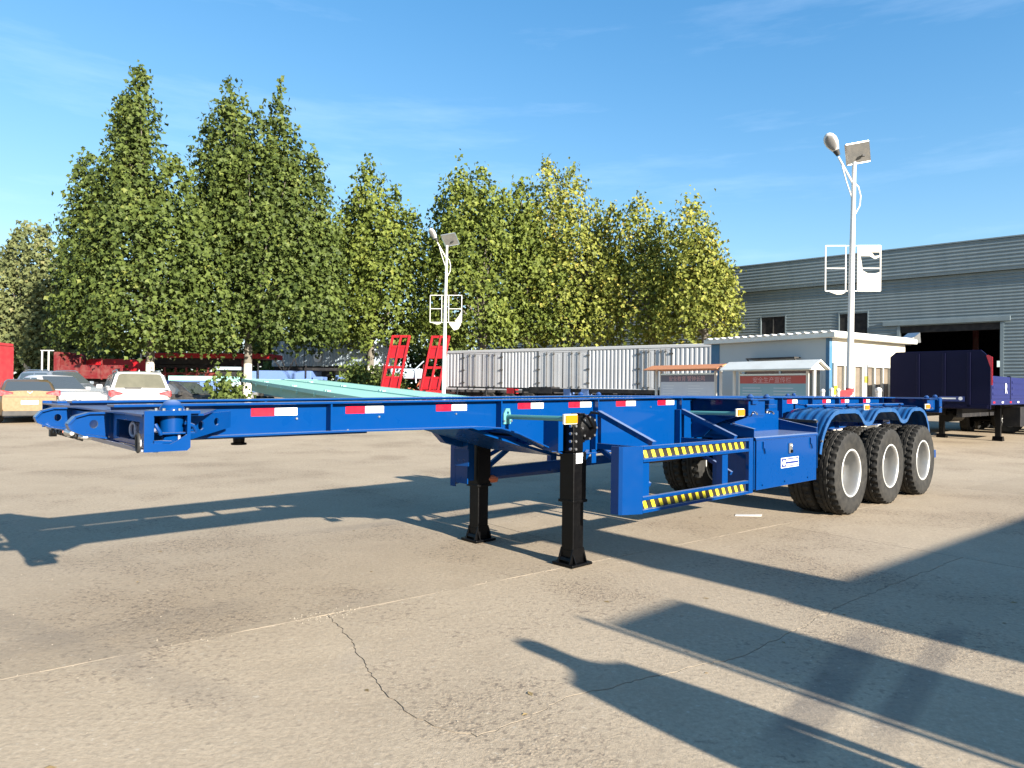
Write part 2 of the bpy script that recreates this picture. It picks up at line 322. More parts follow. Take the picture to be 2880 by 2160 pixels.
    mt = node(n, 'ShaderNodeVectorMath', operation='SCALE'); L(ml.outputs[0], mt.inputs[0]); L(tr.outputs[0], mt.inputs['Scale']); prev = mt.outputs[0]
    L(prev, b.inputs['Base Color']); b.inputs['Roughness'].default_value = 0.88; b.inputs['Specular IOR Level'].default_value = 0.25
    b1 = node(n, 'ShaderNodeBump', Strength=0.35, Distance=0.012); L(fine.outputs[0], b1.inputs['Height'])
    inv = node(n, 'ShaderNodeMath', operation='MULTIPLY'); L(wr.outputs[0], inv.inputs[0]); L(peb.outputs['Distance'], inv.inputs[1])
    b2 = node(n, 'ShaderNodeBump', Strength=0.30, Distance=0.008, invert=True); L(inv.outputs[0], b2.inputs['Height']); L(b1.outputs[0], b2.inputs['Normal'])
    b3 = node(n, 'ShaderNodeBump', Strength=0.25, Distance=0.03); L(med.outputs[0], b3.inputs['Height']); L(b2.outputs[0], b3.inputs['Normal'])
    L(b3.outputs[0], b.inputs['Normal'])
    return m
M['concrete'] = concrete()

def leafmat(name, dark, light, yellow):
    m, n, b = newmat(name); L = n.links.new
    at_ = node(n, 'ShaderNodeAttribute', attribute_name='tone')
    r = node(n, 'ShaderNodeValToRGB'); e = r.color_ramp.elements
    e[0].position = 0.0; e[0].color = (*dark, 1); e[1].position = 0.80; e[1].color = (*light, 1)
    x = e.new(1.0); x.color = (*yellow, 1)
    L(at_.outputs['Fac'], r.inputs[0]); L(r.outputs[0], b.inputs['Base Color'])
    b.inputs['Roughness'].default_value = 0.55; b.inputs['Specular IOR Level'].default_value = 0.18
    tr = node(n, 'ShaderNodeBsdfTranslucent'); L(r.outputs[0], tr.inputs[0])
    ms = node(n, 'ShaderNodeMixShader'); ms.inputs[0].default_value = 0.22
    L(b.outputs[0], ms.inputs[1]); L(tr.outputs[0], ms.inputs[2]); L(ms.outputs[0], n.nodes['Material Output'].inputs[0])
    return m
M['leafdark'] = leafmat('plane leaves deep green', (0.016, 0.032, 0.007), (0.115, 0.150, 0.034), (0.23, 0.22, 0.05))
M['leafmid'] = leafmat('plane leaves mid green', (0.024, 0.046, 0.008), (0.170, 0.205, 0.038), (0.30, 0.28, 0.06))
M['leafgold'] = leafmat('plane leaves turning yellow', (0.062, 0.085, 0.015), (0.245, 0.262, 0.050), (0.37, 0.31, 0.07))
M['leafhaze'] = leafmat('far leaves hazed green', (0.065, 0.085, 0.035), (0.170, 0.185, 0.070), (0.28, 0.22, 0.10))  # distance haze put into these leaf colours
M['bark'] = paint('grey bark', (0.13, 0.115, 0.09), 0.85, dirt=0.5, dirtcol=(0.22, 0.2, 0.16), scale=4, bump=0.6)
M['lime'] = paint('limewashed bark', (0.62, 0.58, 0.50), 0.85, dirt=0.3, dirtcol=(0.4, 0.36, 0.3), scale=4, bump=0.4)
M['joint'] = paint('dirty joint edge', (0.24, 0.20, 0.15), 0.9, dirt=0.5, dirtcol=(0.25, 0.21, 0.16), scale=6)
M['violetslate'] = paint('slate title band', (0.14, 0.14, 0.19), 0.5)
# ================================================================== THE GROUND
def make_ground():
    xs = np.concatenate([np.linspace(-400, -60, 12), np.linspace(-55, 55, 56), np.linspace(60, 400, 12)])
    ys = np.concatenate([np.linspace(-60, -4, 8), np.linspace(-2, 60, 63), np.linspace(65, 500, 30)])
    vs = [(x, y, rise(y) - 0.0045) for y in ys for x in xs]; nx = len(xs)
    fs = [(j * nx + i, j * nx + i + 1, (j + 1) * nx + i + 1, (j + 1) * nx + i) for j in range(len(ys) - 1) for i in range(nx - 1)]
    g = MB().add(vs, fs).build('ground', M['concrete'], recalc=False); g['kind'] = 'structure'
    return g
ground_ob = make_ground()
SL = 0.085; _k = 1 / sqrt(1 + SL * SL)
def ab(a, b): return (-2.215 + (a - SL * b) * _k, 0.47 + (SL * a + b) * _k)      # slab grid to (s, n)
def unab(s, n): s += 2.215; n -= 0.47; return ((s + SL * n) * _k, (n - SL * s) * _k)
def jag(p, q, amp, step=0.06, seed=0):
    r = random.Random(seed); L = sqrt((q[0] - p[0]) ** 2 + (q[1] - p[1]) ** 2); n = max(2, int(L / step)); o = []; w = 0
    for i in range(n):
        t = i / n; w = 0.7 * w + r.uniform(-amp, amp); k = min(1, 8 * t, 8 * (1 - t))
        o.append((p[0] + (q[0] - p[0]) * t - (q[1] - p[1]) / L * w * k, p[1] + (q[1] - p[1]) * t + (q[0] - p[0]) / L * w * k))
    return o
def slab(poly):
    pts = [sn(*ab(*p)) for p in poly]
    if max(p.y for p in pts) > 14.6: return
    zs = 0.0
    tri = tessellate_polygon([[Vector((p.x, p.y, 0)) for p in pts]]); n = len(pts)
    vs = [(p.x, p.y, zs) for p in pts] + [(p.x, p.y, -0.03) for p in pts]
    m = MB().add(vs, [tuple(t) for t in tri] + [(i, (i + 1) % n, (i + 1) % n + n, i + n) for i in range(n)])
    o = m.build('concrete_slab', M['concrete']); o.parent = ground_ob
    o.data.materials.append(M['joint'])
    for f in o.data.polygons:
        if abs(f.normal.z) < .5: f.material_index = 1
G_ = 0.0032
def rect(a0, a1, b0, b1, seed):
    g = G_
    P = [(a0 + g, b0 + g), (a1 - g, b0 + g), (a1 - g, b1 - g), (a0 + g, b1 - g)]
    return sum([jag(P[i], P[(i + 1) % 4], 0.003, 0.09, seed * 7 + i) for i in range(4)], [])
crk = [unab(*p) for p in ((-2.318, .928), (-2.427, 1.274), (-2.521, 1.569), (-2.579, 1.819), (-2.609, 2.012), (-2.595, 2.115), (-2.56, 2.26), (-2.512, 2.351), (-2.28, 2.372), (-1.943, 2.343))]
crk = [(0.0, 0.0)] + crk + [(1.6, 2.05), (3.2, 1.9), (5.3, 1.85)]
def jagline(pts, amp, seed):
    o = []
    for i in range(len(pts) - 1): o += jag(pts[i], pts[i + 1], amp, 0.03, seed + i)
    return o + [pts[-1]]
cl = jagline(crk, 0.012, 50)
def shifted(l, dx, dy): return [(a + dx, b + dy) for a, b in l]
slab(shifted(cl, 0.005, -0.004)[1:] + jag((5.3 - G_, 1.84), (5.3 - G_, G_), .003, .09, 3) + jag((5.3 - G_, G_), (0.012, G_), 0.005, 0.05, 4))
slab(shifted(cl, -0.004, 0.004)[1:-1] + [(5.3 - G_, 1.86)] + jag((5.3 - G_, 1.87), (5.3 - G_, 5 - G_), .003, .09, 5) + jag((5.3 - G_, 5 - G_), (-5.3 + G_, 5 - G_), .003, .09, 6)
     + jag((-5.3 + G_, 5 - G_), (-5.3 + G_, G_), .003, .09, 7) + jag((-5.3 + G_, G_), (-0.006, G_), .005, .05, 8))
for i, (a0, a1, b0, b1) in enumerate([(5.3, 10.6, 0, 5), (10.6, 15.9, 0, 5), (-10.6, -5.3, 0, 5), (-10.6, -5.3, 5, 10), (-5.3, 0, 5, 10), (0, 5.3, 5, 10), (5.3, 10.6, 5, 10), (10.6, 15.9, 5, 10),
                                       (-8.0, -2.6, -5, 0), (-2.6, 2.7, -5, 0), (2.7, 8.0, -5, 0), (8.0, 13.3, -5, 0), (-8.0, -2.6, -10, -5), (-2.6, 2.7, -10, -5), (2.7, 8.0, -10, -5), (-13.3, -8, -5, 0), (-13.3, -8, -10, -5)]):
    slab(rect(a0, a1, b0, b1, i + 20))
# loose chips along the joint
def gravel():
    r = random.Random(5); m = MB()
    for k in range(420):
        if k < 90: a, b, sz = r.gauss(-.03, .14), r.gauss(0, .05), r.uniform(.002, .007)
        elif k < 200: a, b, sz = r.uniform(-4, 6), r.gauss(0, .02), r.uniform(.002, .006)
        else: a, b, sz = r.uniform(-4, 7), r.uniform(-2.4, 3.5), r.uniform(.002, .0055)
        p = sn(*ab(a, b)); q = [Vector((r.uniform(.6, 1) * cos(t) * sz, r.uniform(.6, 1) * sin(t) * sz, 0)) for t in (0.3, 1.6, 2.9, 4.2, 5.4)]
        n0 = [(p.x + c.x, p.y + c.y, 0) for c in q]; n1 = [(p.x + c.x * .5, p.y + c.y * .5, sz * r.uniform(.5, .9)) for c in q]
        m.add(n0 + n1, [(i, (i + 1) % 5, (i + 1) % 5 + 5, i + 5) for i in range(5)] + [(5, 6, 7, 8, 9)])
    o = m.build('loose_gravel', M['chip']); tag(o, 'loose concrete chips along the slab joint in front of the trailer', 'gravel', kind='stuff')
M['chip'] = paint('concrete chips', (0.30, 0.26, 0.20), 0.9, dirt=0.5, dirtcol=(0.2, 0.17, 0.14), scale=30)
gravel()
def litter():
    r = random.Random(31); m = MB()
    for k in range(70):
        p = sn(*ab(r.uniform(-5, 9), r.uniform(-7, 4.5))); a = r.uniform(0, 6.28); s = r.uniform(.012, .03)
        e = Vector((cos(a), sin(a), 0)) * s; q = Vector((-sin(a), cos(a), 0)) * s * .5
        m.add([p - e, p + q + Vector((0, 0, .006)), p + e + Vector((0, 0, .002)), p - q + Vector((0, 0, .003))], [(0, 1, 2), (0, 2, 3)])
    tag(m.build('fallen_leaves', M['dryleaf'], recalc=False), 'scattered small dry leaves on the concrete', 'leaves', kind='stuff')
M['dryleaf'] = paint('dry leaf', (0.20, 0.14, 0.06), 0.8, dirt=0.6, dirtcol=(0.32, 0.24, 0.10), scale=2)
litter()
p = at(2100, 1449, 1); q = p - Vector((0, 0, EYE)); k = -EYE / q.z; c0 = Vector((q.x * k, q.y * k, 0))
o = MB().add([(-.16, -.05, .004), (.15, -.06, .004), (.19, .02, .012), (-.12, .05, .006), (-.16, -.05, 0), (.15, -.06, 0), (.19, .02, .006), (-.12, .05, 0)],
             [(0, 1, 2, 3), (4, 5, 6, 7), (0, 1, 5, 4), (1, 2, 6, 5), (2, 3, 7, 6), (3, 0, 4, 7)]).build('pale_piece', M['white'])  # one thin pale flat shape just above the slab
o.location = c0; tag(o, 'thin pale flat piece lying on the concrete in front of the near rear wheels', 'scrap')

# ================================================================== WAREHOUSE
WA = Vector((14.9, 46.5, 0)); WE = Vector((0.748, -0.664, 0)); WG = rise(40)
def wt(u, v):
    r = at(u, v, 1.0); r.z -= EYE
    t = (46.5 * r.x - 14.9) / (0.748 + 0.664 * r.x); Y = 46.5 - 0.664 * t
    return t, EYE + r.z * Y - WG
def warehouse():
    T = thing('warehouse', 'long grey green corrugated metal warehouse with an open doorway behind the guardhouse', 'warehouse', (WA.x, WA.y, WG), atan2(WE.y, WE.x))
    dl, dt = wt(2533, 912); dr, _ = wt(2815, 900); dt = wt(2815, 905)[1]
    w1 = (*[wt(u, 900)[0] for u in (2142, 2209)], wt(2142, 948)[1], wt(2142, 893)[1])
    w2 = (*[wt(u, 900)[0] for u in (2362, 2441)], wt(2400, 942)[1], wt(2400, 878)[1])
    w0 = (-12.0, -9.6, w1[2], w1[3]); w00 = (-18, -15.6, w1[2], w1[3])
    zp = wt(2075, 822)[1]; zt = wt(2070, 755)[1]
    holes = [(dl, dr, -1, dt), w1, w2, w0, w00]
    t0, t1 = -24, 62; pitch_ = 0.18; m = MB()
    for k in range(int(zp / pitch_) + 1):
        z0 = k * pitch_; z1 = min(zp, z0 + pitch_); zc = (z0 + z1) / 2
        if z1 <= z0 + .01: continue
        cuts = [t0]
        for h in sorted(holes): 
            if h[2] < zc < h[3]: cuts += [h[0], h[1]]
        cuts.append(t1)
        for a, b in zip(cuts[::2], cuts[1::2]):
            pr = [(0, z0), (0, z0 + .08), (-.03, z0 + .11), (-.03, z1 - .03), (0, z1)]
            n = len(pr); m.add([(a, y, z) for y, z in pr] + [(b, y, z) for y, z in pr], [(i, i + 1, i + 1 + n, i + n) for i in range(n - 1)])
    m.build('wall', M['sheet'], T, recalc=False)
    m = MB(); z0 = zp                                     # parapet stands proud of the wall
    while z0 < zt - .01:
        z1 = min(zt, z0 + .2)
        pr = [(-.30, z0), (-.30, z0 + .09), (-.335, z0 + .12), (-.335, z1 - .03), (-.30, z1)]; n = 5
        m.add([(t0, y, z) for y, z in pr] + [(t1, y, z) for y, z in pr], [(i, i + 1, i + 6, i + 5) for i in range(4)]); z0 = z1
    m.box(t0, t1, -.29, .0, zp - .06, zp); m.build('parapet', M['sheet'], T, recalc=False)
    MB().box(t0, t1, -.38, .0, zt, zt + .07).build('coping', M['sheet'], T)
    MB().add([(t0, -.1, zt - .3), (t1, -.1, zt - .3), (t1, 15, zt + .9), (t0, 15, zt + .9), (t1, 30, zt - .3), (t0, 30, zt - .3)], [(0, 1, 2, 3), (3, 2, 4, 5)]).build('roof', M['sheet'], T)
    MB().box(t0 - .1, t0, 0.01, 30, 0, zt - .3).build('end_wall', M['sheet'], T)
    MB().box(t1, t1 + .1, 0.01, 30, 0, zt - .3).build('end_wall', M['sheet'], T)
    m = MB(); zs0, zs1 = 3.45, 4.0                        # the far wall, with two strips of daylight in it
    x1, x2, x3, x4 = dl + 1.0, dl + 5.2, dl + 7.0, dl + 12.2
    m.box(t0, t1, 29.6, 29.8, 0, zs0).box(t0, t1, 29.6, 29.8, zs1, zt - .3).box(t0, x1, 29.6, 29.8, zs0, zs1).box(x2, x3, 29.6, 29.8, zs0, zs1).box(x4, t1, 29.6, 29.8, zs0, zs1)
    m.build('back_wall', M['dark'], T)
    # door surround, gutter lip over it, columns inside
    MB().box(dl - .9, dr + .45, -.16, -.036, dt + .03, dt + .30).build('door_canopy', M['sheet'], T, bevel=.02)
    for a in (dl - .16, dr): MB().box(a, a + .16, -.07, .35, 0, dt + .02).build('door_frame', M['sheet'], T)
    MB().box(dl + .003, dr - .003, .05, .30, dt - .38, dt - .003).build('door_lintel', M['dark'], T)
    for x in (dl - 6, dl + 2.2, dl + 9.4, dl + 16): MB().box(x, x + .3, 9, 9.3, 0, 8).build('inner_column', M['darkred'], T)
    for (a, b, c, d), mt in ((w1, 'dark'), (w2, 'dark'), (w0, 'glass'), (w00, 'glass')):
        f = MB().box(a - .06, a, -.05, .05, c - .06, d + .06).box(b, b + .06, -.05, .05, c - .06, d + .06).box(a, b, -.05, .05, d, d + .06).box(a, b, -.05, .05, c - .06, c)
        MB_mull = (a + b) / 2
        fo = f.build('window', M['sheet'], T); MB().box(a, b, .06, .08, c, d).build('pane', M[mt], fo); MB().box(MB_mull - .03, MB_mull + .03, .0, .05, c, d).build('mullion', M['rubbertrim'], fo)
    # what stands inside the doorway
    m = MB(); r = random.Random(2)
    for k in range(9):
        x = dl + 1 + k * 1.6; m.box(x, x + r.uniform(.6, 1.3), 3 + r.uniform(0, 3), 6.5, 0, r.uniform(1, 2.4))
    tag(m.build('stored_frames', M['dark'], T), 'dark stacked steel frames inside the doorway')
    return T
warehouse()

# ================================================================== GUARDHOUSE
GC = Vector((9.08, 20.0)); GZ = rise(20)
def guardhouse():
    T = thing('guardhouse', 'low cream guardhouse with blue corner columns and a flat ribbed roof', 'hut', (GC.x, GC.y, GZ), atan2(.564, .826))
    W, D_, Hh = 4.22, 4.24, 2.98
    # shaded wall on x = 0: panel pieces round the window
    wy0, wy1, wz0, wz1 = 0.24, 2.95, 0.95, 2.36
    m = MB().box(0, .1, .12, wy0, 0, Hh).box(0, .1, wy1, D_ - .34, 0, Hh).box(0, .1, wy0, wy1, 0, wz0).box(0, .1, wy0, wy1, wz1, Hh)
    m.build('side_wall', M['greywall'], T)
    f = MB().box(-.02, .06, wy0, wy0 + .05, wz0, wz1).box(-.02, .06, wy1 - .05, wy1, wz0, wz1).box(-.02, .06, wy0 + .05, wy1 - .05, wz1 - .05, wz1).box(-.02, .06, wy0 + .05, wy1 - .05, wz0, wz0 + .05)
    f.box(-.015, .06, 1.6, 1.65, wz0 + .05, wz1 - .05)
    fo = f.build('window', M['greywall'], T); MB().box(.03, .05, wy0 + .05, wy1 - .05, wz0 + .05, wz1 - .05).build('pane', M['glass'], fo)
    m = MB().box(-.35, -.04, .9, 2.6, 2.42, 2.46)
    for y in (.92, 2.56): m.bar((-.33, y, 2.42), (-.02, y, 2.2), .03)
    m.build('window_canopy', M['rubbertrim'], T)
    MB().box(-.015, .12, 0, .12, 0, Hh).build('corner_column', M['bluecol'], T, bevel=.008)
    MB().box(-.02, .3, D_ - .34, D_, 0, Hh).build('corner_column', M['bluecol'], T, bevel=.008)
    # sunny wall on y = 0
    cols = [(.12, .27), (1.75, 1.92), (3.35, 3.5)]
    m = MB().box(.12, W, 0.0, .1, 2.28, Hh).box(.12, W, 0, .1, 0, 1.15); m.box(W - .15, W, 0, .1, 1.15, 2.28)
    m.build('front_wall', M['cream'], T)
    for a, b in cols: 
        co = MB().box(a, b, -.06, 0.1, 0, 2.275).build('pillar', M['cream'], T, bevel=.01)
        MB().box(a - .002, b + .002, -.068, -.061, 1.35 if a < 1 else 1.72, 1.62 if a < 1 else 1.92).build('yellow_marking', M['yellow'], co)
    for i, (a, b) in enumerate([(.27, 1.75), (1.92, 3.35), (3.5, W - .15)]):
        f = MB().box(a, b, -.02, .06, 2.2, 2.28).box(a, b, -.02, .06, 1.15, 1.2).box(a, a + .05, -.02, .06, 1.2, 2.2).box(b - .05, b, -.02, .06, 1.2, 2.2)
        n = 2 if i < 2 else 1
        for k in range(1, n + 1): x = a + (b - a) * k / (n + 1); f.box(x - .025, x + .025, -.02, .06, 1.2, 2.2)
        fo = f.build('window', M['roofsheet'], T); MB().box(a + .05, b - .05, .065, .08, 1.2, 2.2).build('pane', M['brownwin'], fo)
        m = MB()
        for k in range(5): x = a + .12 + k * (b - a - .3) / 5; m.box(x, x + (b - a) * .1, .15, .17, 1.2, 2.15)
        m.build('curtain', M['roofsheet'], fo)
    MB().box(3.38, 3.47, -.075, -.063, 1.5, 1.85).build('white_notice', M['refwhite'], T)
    m = MB().box(.1, W, 4.14, D_, 0, Hh).box(W - .1, W, .1, D_, 0, Hh); m.build('back_wall', M['cream'], T)
    MB().box(.11, W - .1, .11, 4.1, 0.5, .52).build('floor', M['dark'], T)
    MB().box(-.22, W + .2, -.28, D_ + .15, Hh + .003, Hh + .15).build('roof', M['roofsheet'], T, bevel=.01)
    for k in range(17):
        y = -.2 + k * .27
        MB().prism([(y, Hh + .152), (y + .05, Hh + .20), (y + .10, Hh + .20), (y + .15, Hh + .152)], -.26, W + .15, 'yz').build('roof_rib', M['white'], T)
    h = MB().box(W + .22, W + .30, -.05, .05, Hh, Hh + .25).build('floodlight', M['steel'], T)
    MB().prism([(W + .1, Hh + .22), (W + .5, Hh + .40), (W + .55, Hh + .08), (W + .25, Hh + .05)], -.22, .16, 'xz').build('floodlight_head', M['steel'], h)
guardhouse()

# ================================================================== NOTICE BOARDS
def notice_board(L, R, zt, roofmat, label, right):
    L = Vector(L); R = Vector(R); d = R - L; W = d.length; g = rise(L.y)
    T = thing('notice_board', label, 'notice board', (L.x, L.y, g), atan2(d.y, d.x), 'notice boards beside the guardhouse')
    zt -= g
    for x in (0.06, W - .06): MB().tube([(x, 0, 0), (x, 0, zt - .02)], .045, 10).build('post', M['white'], T, True)
    for x in (0.25, W - .25): MB().box(x - .02, x + .02, -.03, .05, .5, zt - .1).build('inner_post', M['white'], T)
    MB().box(.27, W - .27, -.02, .03, .7, zt - .2).build('poster', M['posterteal' if right else 'postergrey'], T)
    f = MB().box(.27, W - .27, -.035, .04, zt - .2, zt - .16).box(.27, W - .27, -.035, .04, .66, .7); f.build('frame', M['steel'], T)
    b = MB().box(.275, W - .275, -.026, -.021, zt - .42, zt - .21).build('title_band', M['posterred' if right else 'violetslate'], T)
    lettering('lettering', '安全生产宣传栏' if right else '安全教育 警钟长鸣', .17, M['pink'], b, (W / 2, -.028, zt - .385), (pi / 2, 0, 0), .001)
    m = MB(); r = random.Random(4 + right)
    for c in range(2):
        x0 = .36 + c * (W - .6) / 2
        for k in range(9): 
            m.box(x0, x0 + r.uniform(.4, .8) * (W - .8) / 2, -.024, -.021, zt - .55 - k * .08, zt - .535 - k * .08)
    m.build('printed_lines', M['refwhite'] if not right else M['postergrey'], T)
    hr = .19 if right else .10
    rf = MB().prism([(-.42, zt - .04), (0, zt + hr), (.42, zt - .04), (.42, zt - .07), (0, zt + hr - .035), (-.42, zt - .07)], -.12, W + .12, 'yz').build('roof', M[roofmat], T)
    for x in (-.02, W): MB().prism([(-.34, zt - .07), (0, zt + hr - .05), (.34, zt - .07)], x, x + .02, 'yz').build('gable', M['white' if right else 'steel'], rf)
def ground_xy(u, Y): p = at(u, 1100, Y); return (p.x, p.y)
notice_board(ground_xy(1842, 22.4), ground_xy(2032, 20.3), at(2032, 1033, 20.3).z, 'rust', 'notice board under a rusty orange roof with a grey poster', 0)
notice_board(ground_xy(2060, 19.8), ground_xy(2296, 17.7), at(2296, 1032, 17.7).z, 'roofsheet', 'notice board under a white gabled roof with a red title band', 1)

# ================================================================== SOLAR STREET LAMPS
def sheet_with_hole(out, hole, y, mat, name, T):
    return MB().plate(out, hole, (0, y, 0), (1, 0, 0), (0, 0, 1), (0, .006, 0)).build(name, mat, T)
def street_lamp(x, y, label, torn):
    T = thing('street_lamp', label, 'street lamp', (x, y, rise(y)), radians(-4), 'solar street lamps')
    MB().tube([(0, 0, 0), (0.02, 0, 2.2), (.05, 0, 5.0), (.09, 0, 7.55)], [.10, .085, .07, .05], 14).build('pole', M['white'], T, True)
    MB().box(-.2, .2, -.2, .2, 0, .03).build('base_plate', M['white'], T)
    MB().tube([(.07, 0, 6.95), (-.12, -.02, 7.3), (-.34, -.05, 7.68)], .026, 8).build('arm', M['white'], T, True)
    MB().tube([(.05, 0, 6.55), (-.12, -.02, 7.05), (-.24, -.04, 7.45)], .016, 8).build('brace', M['white'], T, True)
    MB().tube([(.1, 0, 7.0), (.2, 0, 6.9), (.26, 0, 6.65), (.24, 0, 6.4), (.14, 0, 6.2), (.06, 0, 6.12)], .018, 8).build('curved_stay', M['white'], T, True)
    # lamp head: a flattened shell, lens underneath
    c = Vector((-.52, -.1, 8.02)); ax = Vector((-.5, -.12, .82)).normalized(); sd = Vector((.75, -.5, .38)); sd = (sd - ax * sd.dot(ax)).normalized(); up = ax.cross(sd)
    m = MB(); N_ = 18
    prof = [(-.34, .05), (-.24, .07), (-.12, .12), (0, .16), (.12, .165), (.22, .13), (.28, .07), (.30, .01)]
    vs = []
    for t, r_ in prof:
        for k in range(N_):
            a = 2 * pi * k / N_; q = c + ax * t + sd * cos(a) * r_ + up * sin(a) * r_ * (.35 if sin(a) > 0 else .5); vs.append(q)
    m.add(vs, [(i * N_ + k, i * N_ + (k + 1) % N_, (i + 1) * N_ + (k + 1) % N_, (i + 1) * N_ + k) for i in range(len(prof) - 1) for k in range(N_)])
    hd = m.build('lamp_head', M['white'], T, True)
    MB().tube([c - ax * .36, c - ax * .20], [.05, .085], 12).build('collar', M['rubbertrim'], hd, True)
    vs = []
    low = up if up.dot(Vector((0, -1, -.3))) > 0 else -up
    for t, r_ in [(-.18, .01), (-.14, .07), (-.06, .11), (.04, .13), (.13, .12), (.2, .08), (.24, .01)]:
        for k in range(9): a = pi * (k / 8 - .5); vs.append(c + ax * t + sd * sin(a) * r_ + low * (.065 + .045 * cos(a)))
    MB().add(vs, [(i * 9 + k, i * 9 + k + 1, (i + 1) * 9 + k + 1, (i + 1) * 9 + k) for i in range(6) for k in range(8)]).build('lens', M['lampgrey'], hd, True)
    ex, ey = Vector((.52, 0.03, .10)), Vector((.17, .30, -.44)); o = Vector((-.17, -.1, 7.97)); nz_ = ex.cross(ey).normalized() * .035
    sp = MB().add([o, o + ex * 1.15, o + ex * 1.15 + ey, o + ey] + [q + nz_ for q in (o, o + ex * 1.15, o + ex * 1.15 + ey, o + ey)], [(0, 1, 2, 3), (4, 5, 6, 7), (0, 1, 5, 4), (1, 2, 6, 5), (2, 3, 7, 6), (3, 0, 4, 7)])
    so = sp.build('solar_panel', M['panel'], T)
    cns = [o, o + ex * 1.15, o + ex * 1.15 + ey, o + ey]
    m = MB()
    for i in range(4): m.bar(cns[i] + nz_ * .5, cns[(i + 1) % 4] + nz_ * .5, .05, .03)
    m.build('panel_frame', M['steel'], so)
    MB().box(.31, .38, .02, .09, 7.72, 7.77).build('junction_box', M['rubbertrim'], so)
    # advertisement frames
    for sgn in (-1, 1):
        x0, x1 = (-.63, -.11) if sgn < 0 else (.2, .78); z0, z1 = 4.18 - rise(18), 5.38 - rise(18); m = MB()
        for a, b in (((x0, z0), (x0, z1)), ((x1, z0), (x1, z1)), ((x0, z1), (x1, z1)), ((x0, z0), (x1, z0)), ((x0, (z0 + z1) / 2), (x1, (z0 + z1) / 2))): m.bar((a[0], 0, a[1]), (b[0], 0, b[1]), .028)
        for z in (z0, z1): m.bar((x1 if sgn < 0 else x0, 0, z), (.06, 0, z), .022)
        fr = m.build('banner_frame', M['white'], T)
        if sgn > 0:
            if torn:
                sheet_with_hole([(x0, z0 + .02), (x1 - .02, z0), (x1 - .03, z0 - .12), (x1 - .14, z0 - .3), (x0 + .25, z0 - .36), (x0 + .06, z0 - .12)], [], -.03, M['cream'], 'torn_banner', fr)
                sheet_with_hole([(x1 - .05, z0), (x1, z0), (x1 - .01, z0 + .5), (x1 - .12, z0 + .28), (x1 - .3, z0 + .05)], [], -.022, M['cream'], 'torn_banner', fr)
            else:
                hole = [[(x0 + .06, z0 + .92), (x0 + .30, z0 + .92), (x0 + .43, z0 + .84), (x1 - .02, z0 + .90), (x1 - .02, z0 + .50), (x1 - .14, z0 + .46), (x0 + .24, z0 + .47), (x0 + .12, z0 + .54), (x0 + .09, z0 + .75)],
                        [(x0 + .34, z0 + 1.02), (x1 - .03, z0 + 1.02), (x1 - .03, z0 + .94), (x0 + .42, z0 + .92)]]
                sheet_with_hole([(x0, z0), (x1, z0), (x1, z1), (x0, z1)], hole, -.022, M['cream'], 'torn_banner', fr)
        else:
            sheet_with_hole([(x0 + .08, z0 - .02), (x1, z0 - .04), (x1 - .1, z0 - .09), (x0 + .3, z0 - .1)], [], -.022, M['cream'], 'torn_banner', fr)
    return T
lp = at(2388, 1105, 18.5)
L1 = street_lamp(lp.x, 18.5, 'tall white solar street lamp in front of the guardhouse, red cloth tied round it', 0)
m = MB().prism([(-.48, 1.02), (-.40, 1.32), (-.28, 1.50), (.05, 1.53), (.06, 1.40), (-.12, 1.28), (-.34, 1.24), (-.40, 1.02)], -.10, -.09, 'xz'); m.tube([(.02, 0, 1.46), (.02, 0, 1.56)], .105, 14)
m.build('red_cloth', M['banner'], L1)
lp = at(1247, 1090, 31)
street_lamp(lp.x, 31, 'distant white solar street lamp beside the upright red ramps', 1)

# white posts with round caps by the guardhouse
for i, (u, v, Y, lb) in enumerate([(2314, 1100, 17.0, 'slim post with a white ball cap beside the gabled notice board'), (2339, 1096, 18.0, 'white ball capped post at the foot of the blue corner column'),
                                   (2357, 1098, 18.2, 'white ball capped post just left of the lamp pole'), (2471, 1098, 18.6, 'white ball capped post in front of the guardhouse windows')]):
    p = at(u, v, Y); g = rise(Y); T = thing('ball_post', lb, 'post', (p.x, p.y, g), 0, 'ball capped posts by the guardhouse'); h = p.z - g
    r_ = .085 if i == 3 else .055
    MB().tube([(0, 0, 0), (0, 0, h - r_ * .7)], r_ * .8, 12).build('shaft', M['white'], T, True)
    MB().lathe([(r_ * sin(pi * k / 8), h - r_ * cos(pi * k / 8)) for k in range(9)], 14, axis='z').build('ball_cap', M['white'], T, True)
# ================================================================== THE BLUE CONTAINER CHASSIS TRAILER
# local frame: s runs from front to rear, n across (positive towards the sun), z up
M['violetgrey'] = paint('pale grey blue tone', (0.26, 0.28, 0.38), 0.35, dirt=0.5, dirtcol=(0.22, 0.20, 0.18), scale=9)  # ground reflection and daylight put into the colour, for skirt and bay back
M['hosegrey'] = paint('pale hose', (0.30, 0.32, 0.42), 0.5)
M['stickerblue'] = paint('sticker blue print', (0.014, 0.03, 0.15), 0.4, dirt=0.0)
M['hub'] = paint('dull hub metal', (0.16, 0.15, 0.14), 0.5, metal=0.5, dirt=0.4, scale=12)
TR = thing('container_trailer', 'long blue skeletal container trailer with three axles standing on two black landing legs', 'trailer', (MX, MY, 0), pi / 2 - TH)
SNZ = lambda s, n, z: (s, -n, z)
def tb(): return MB(SNZ)
def part(name, m, mat, parent=TR, **k):
    o = m.build(name, M[mat] if isinstance(mat, str) else mat, parent, **k)
    if name in ('bolt', 'rivet'): o['kind'] = 'stuff'
    return o
def ztop(s): return 1.385 + 0.045 * max(0, min(1, (s + 3.5) / 5.0))
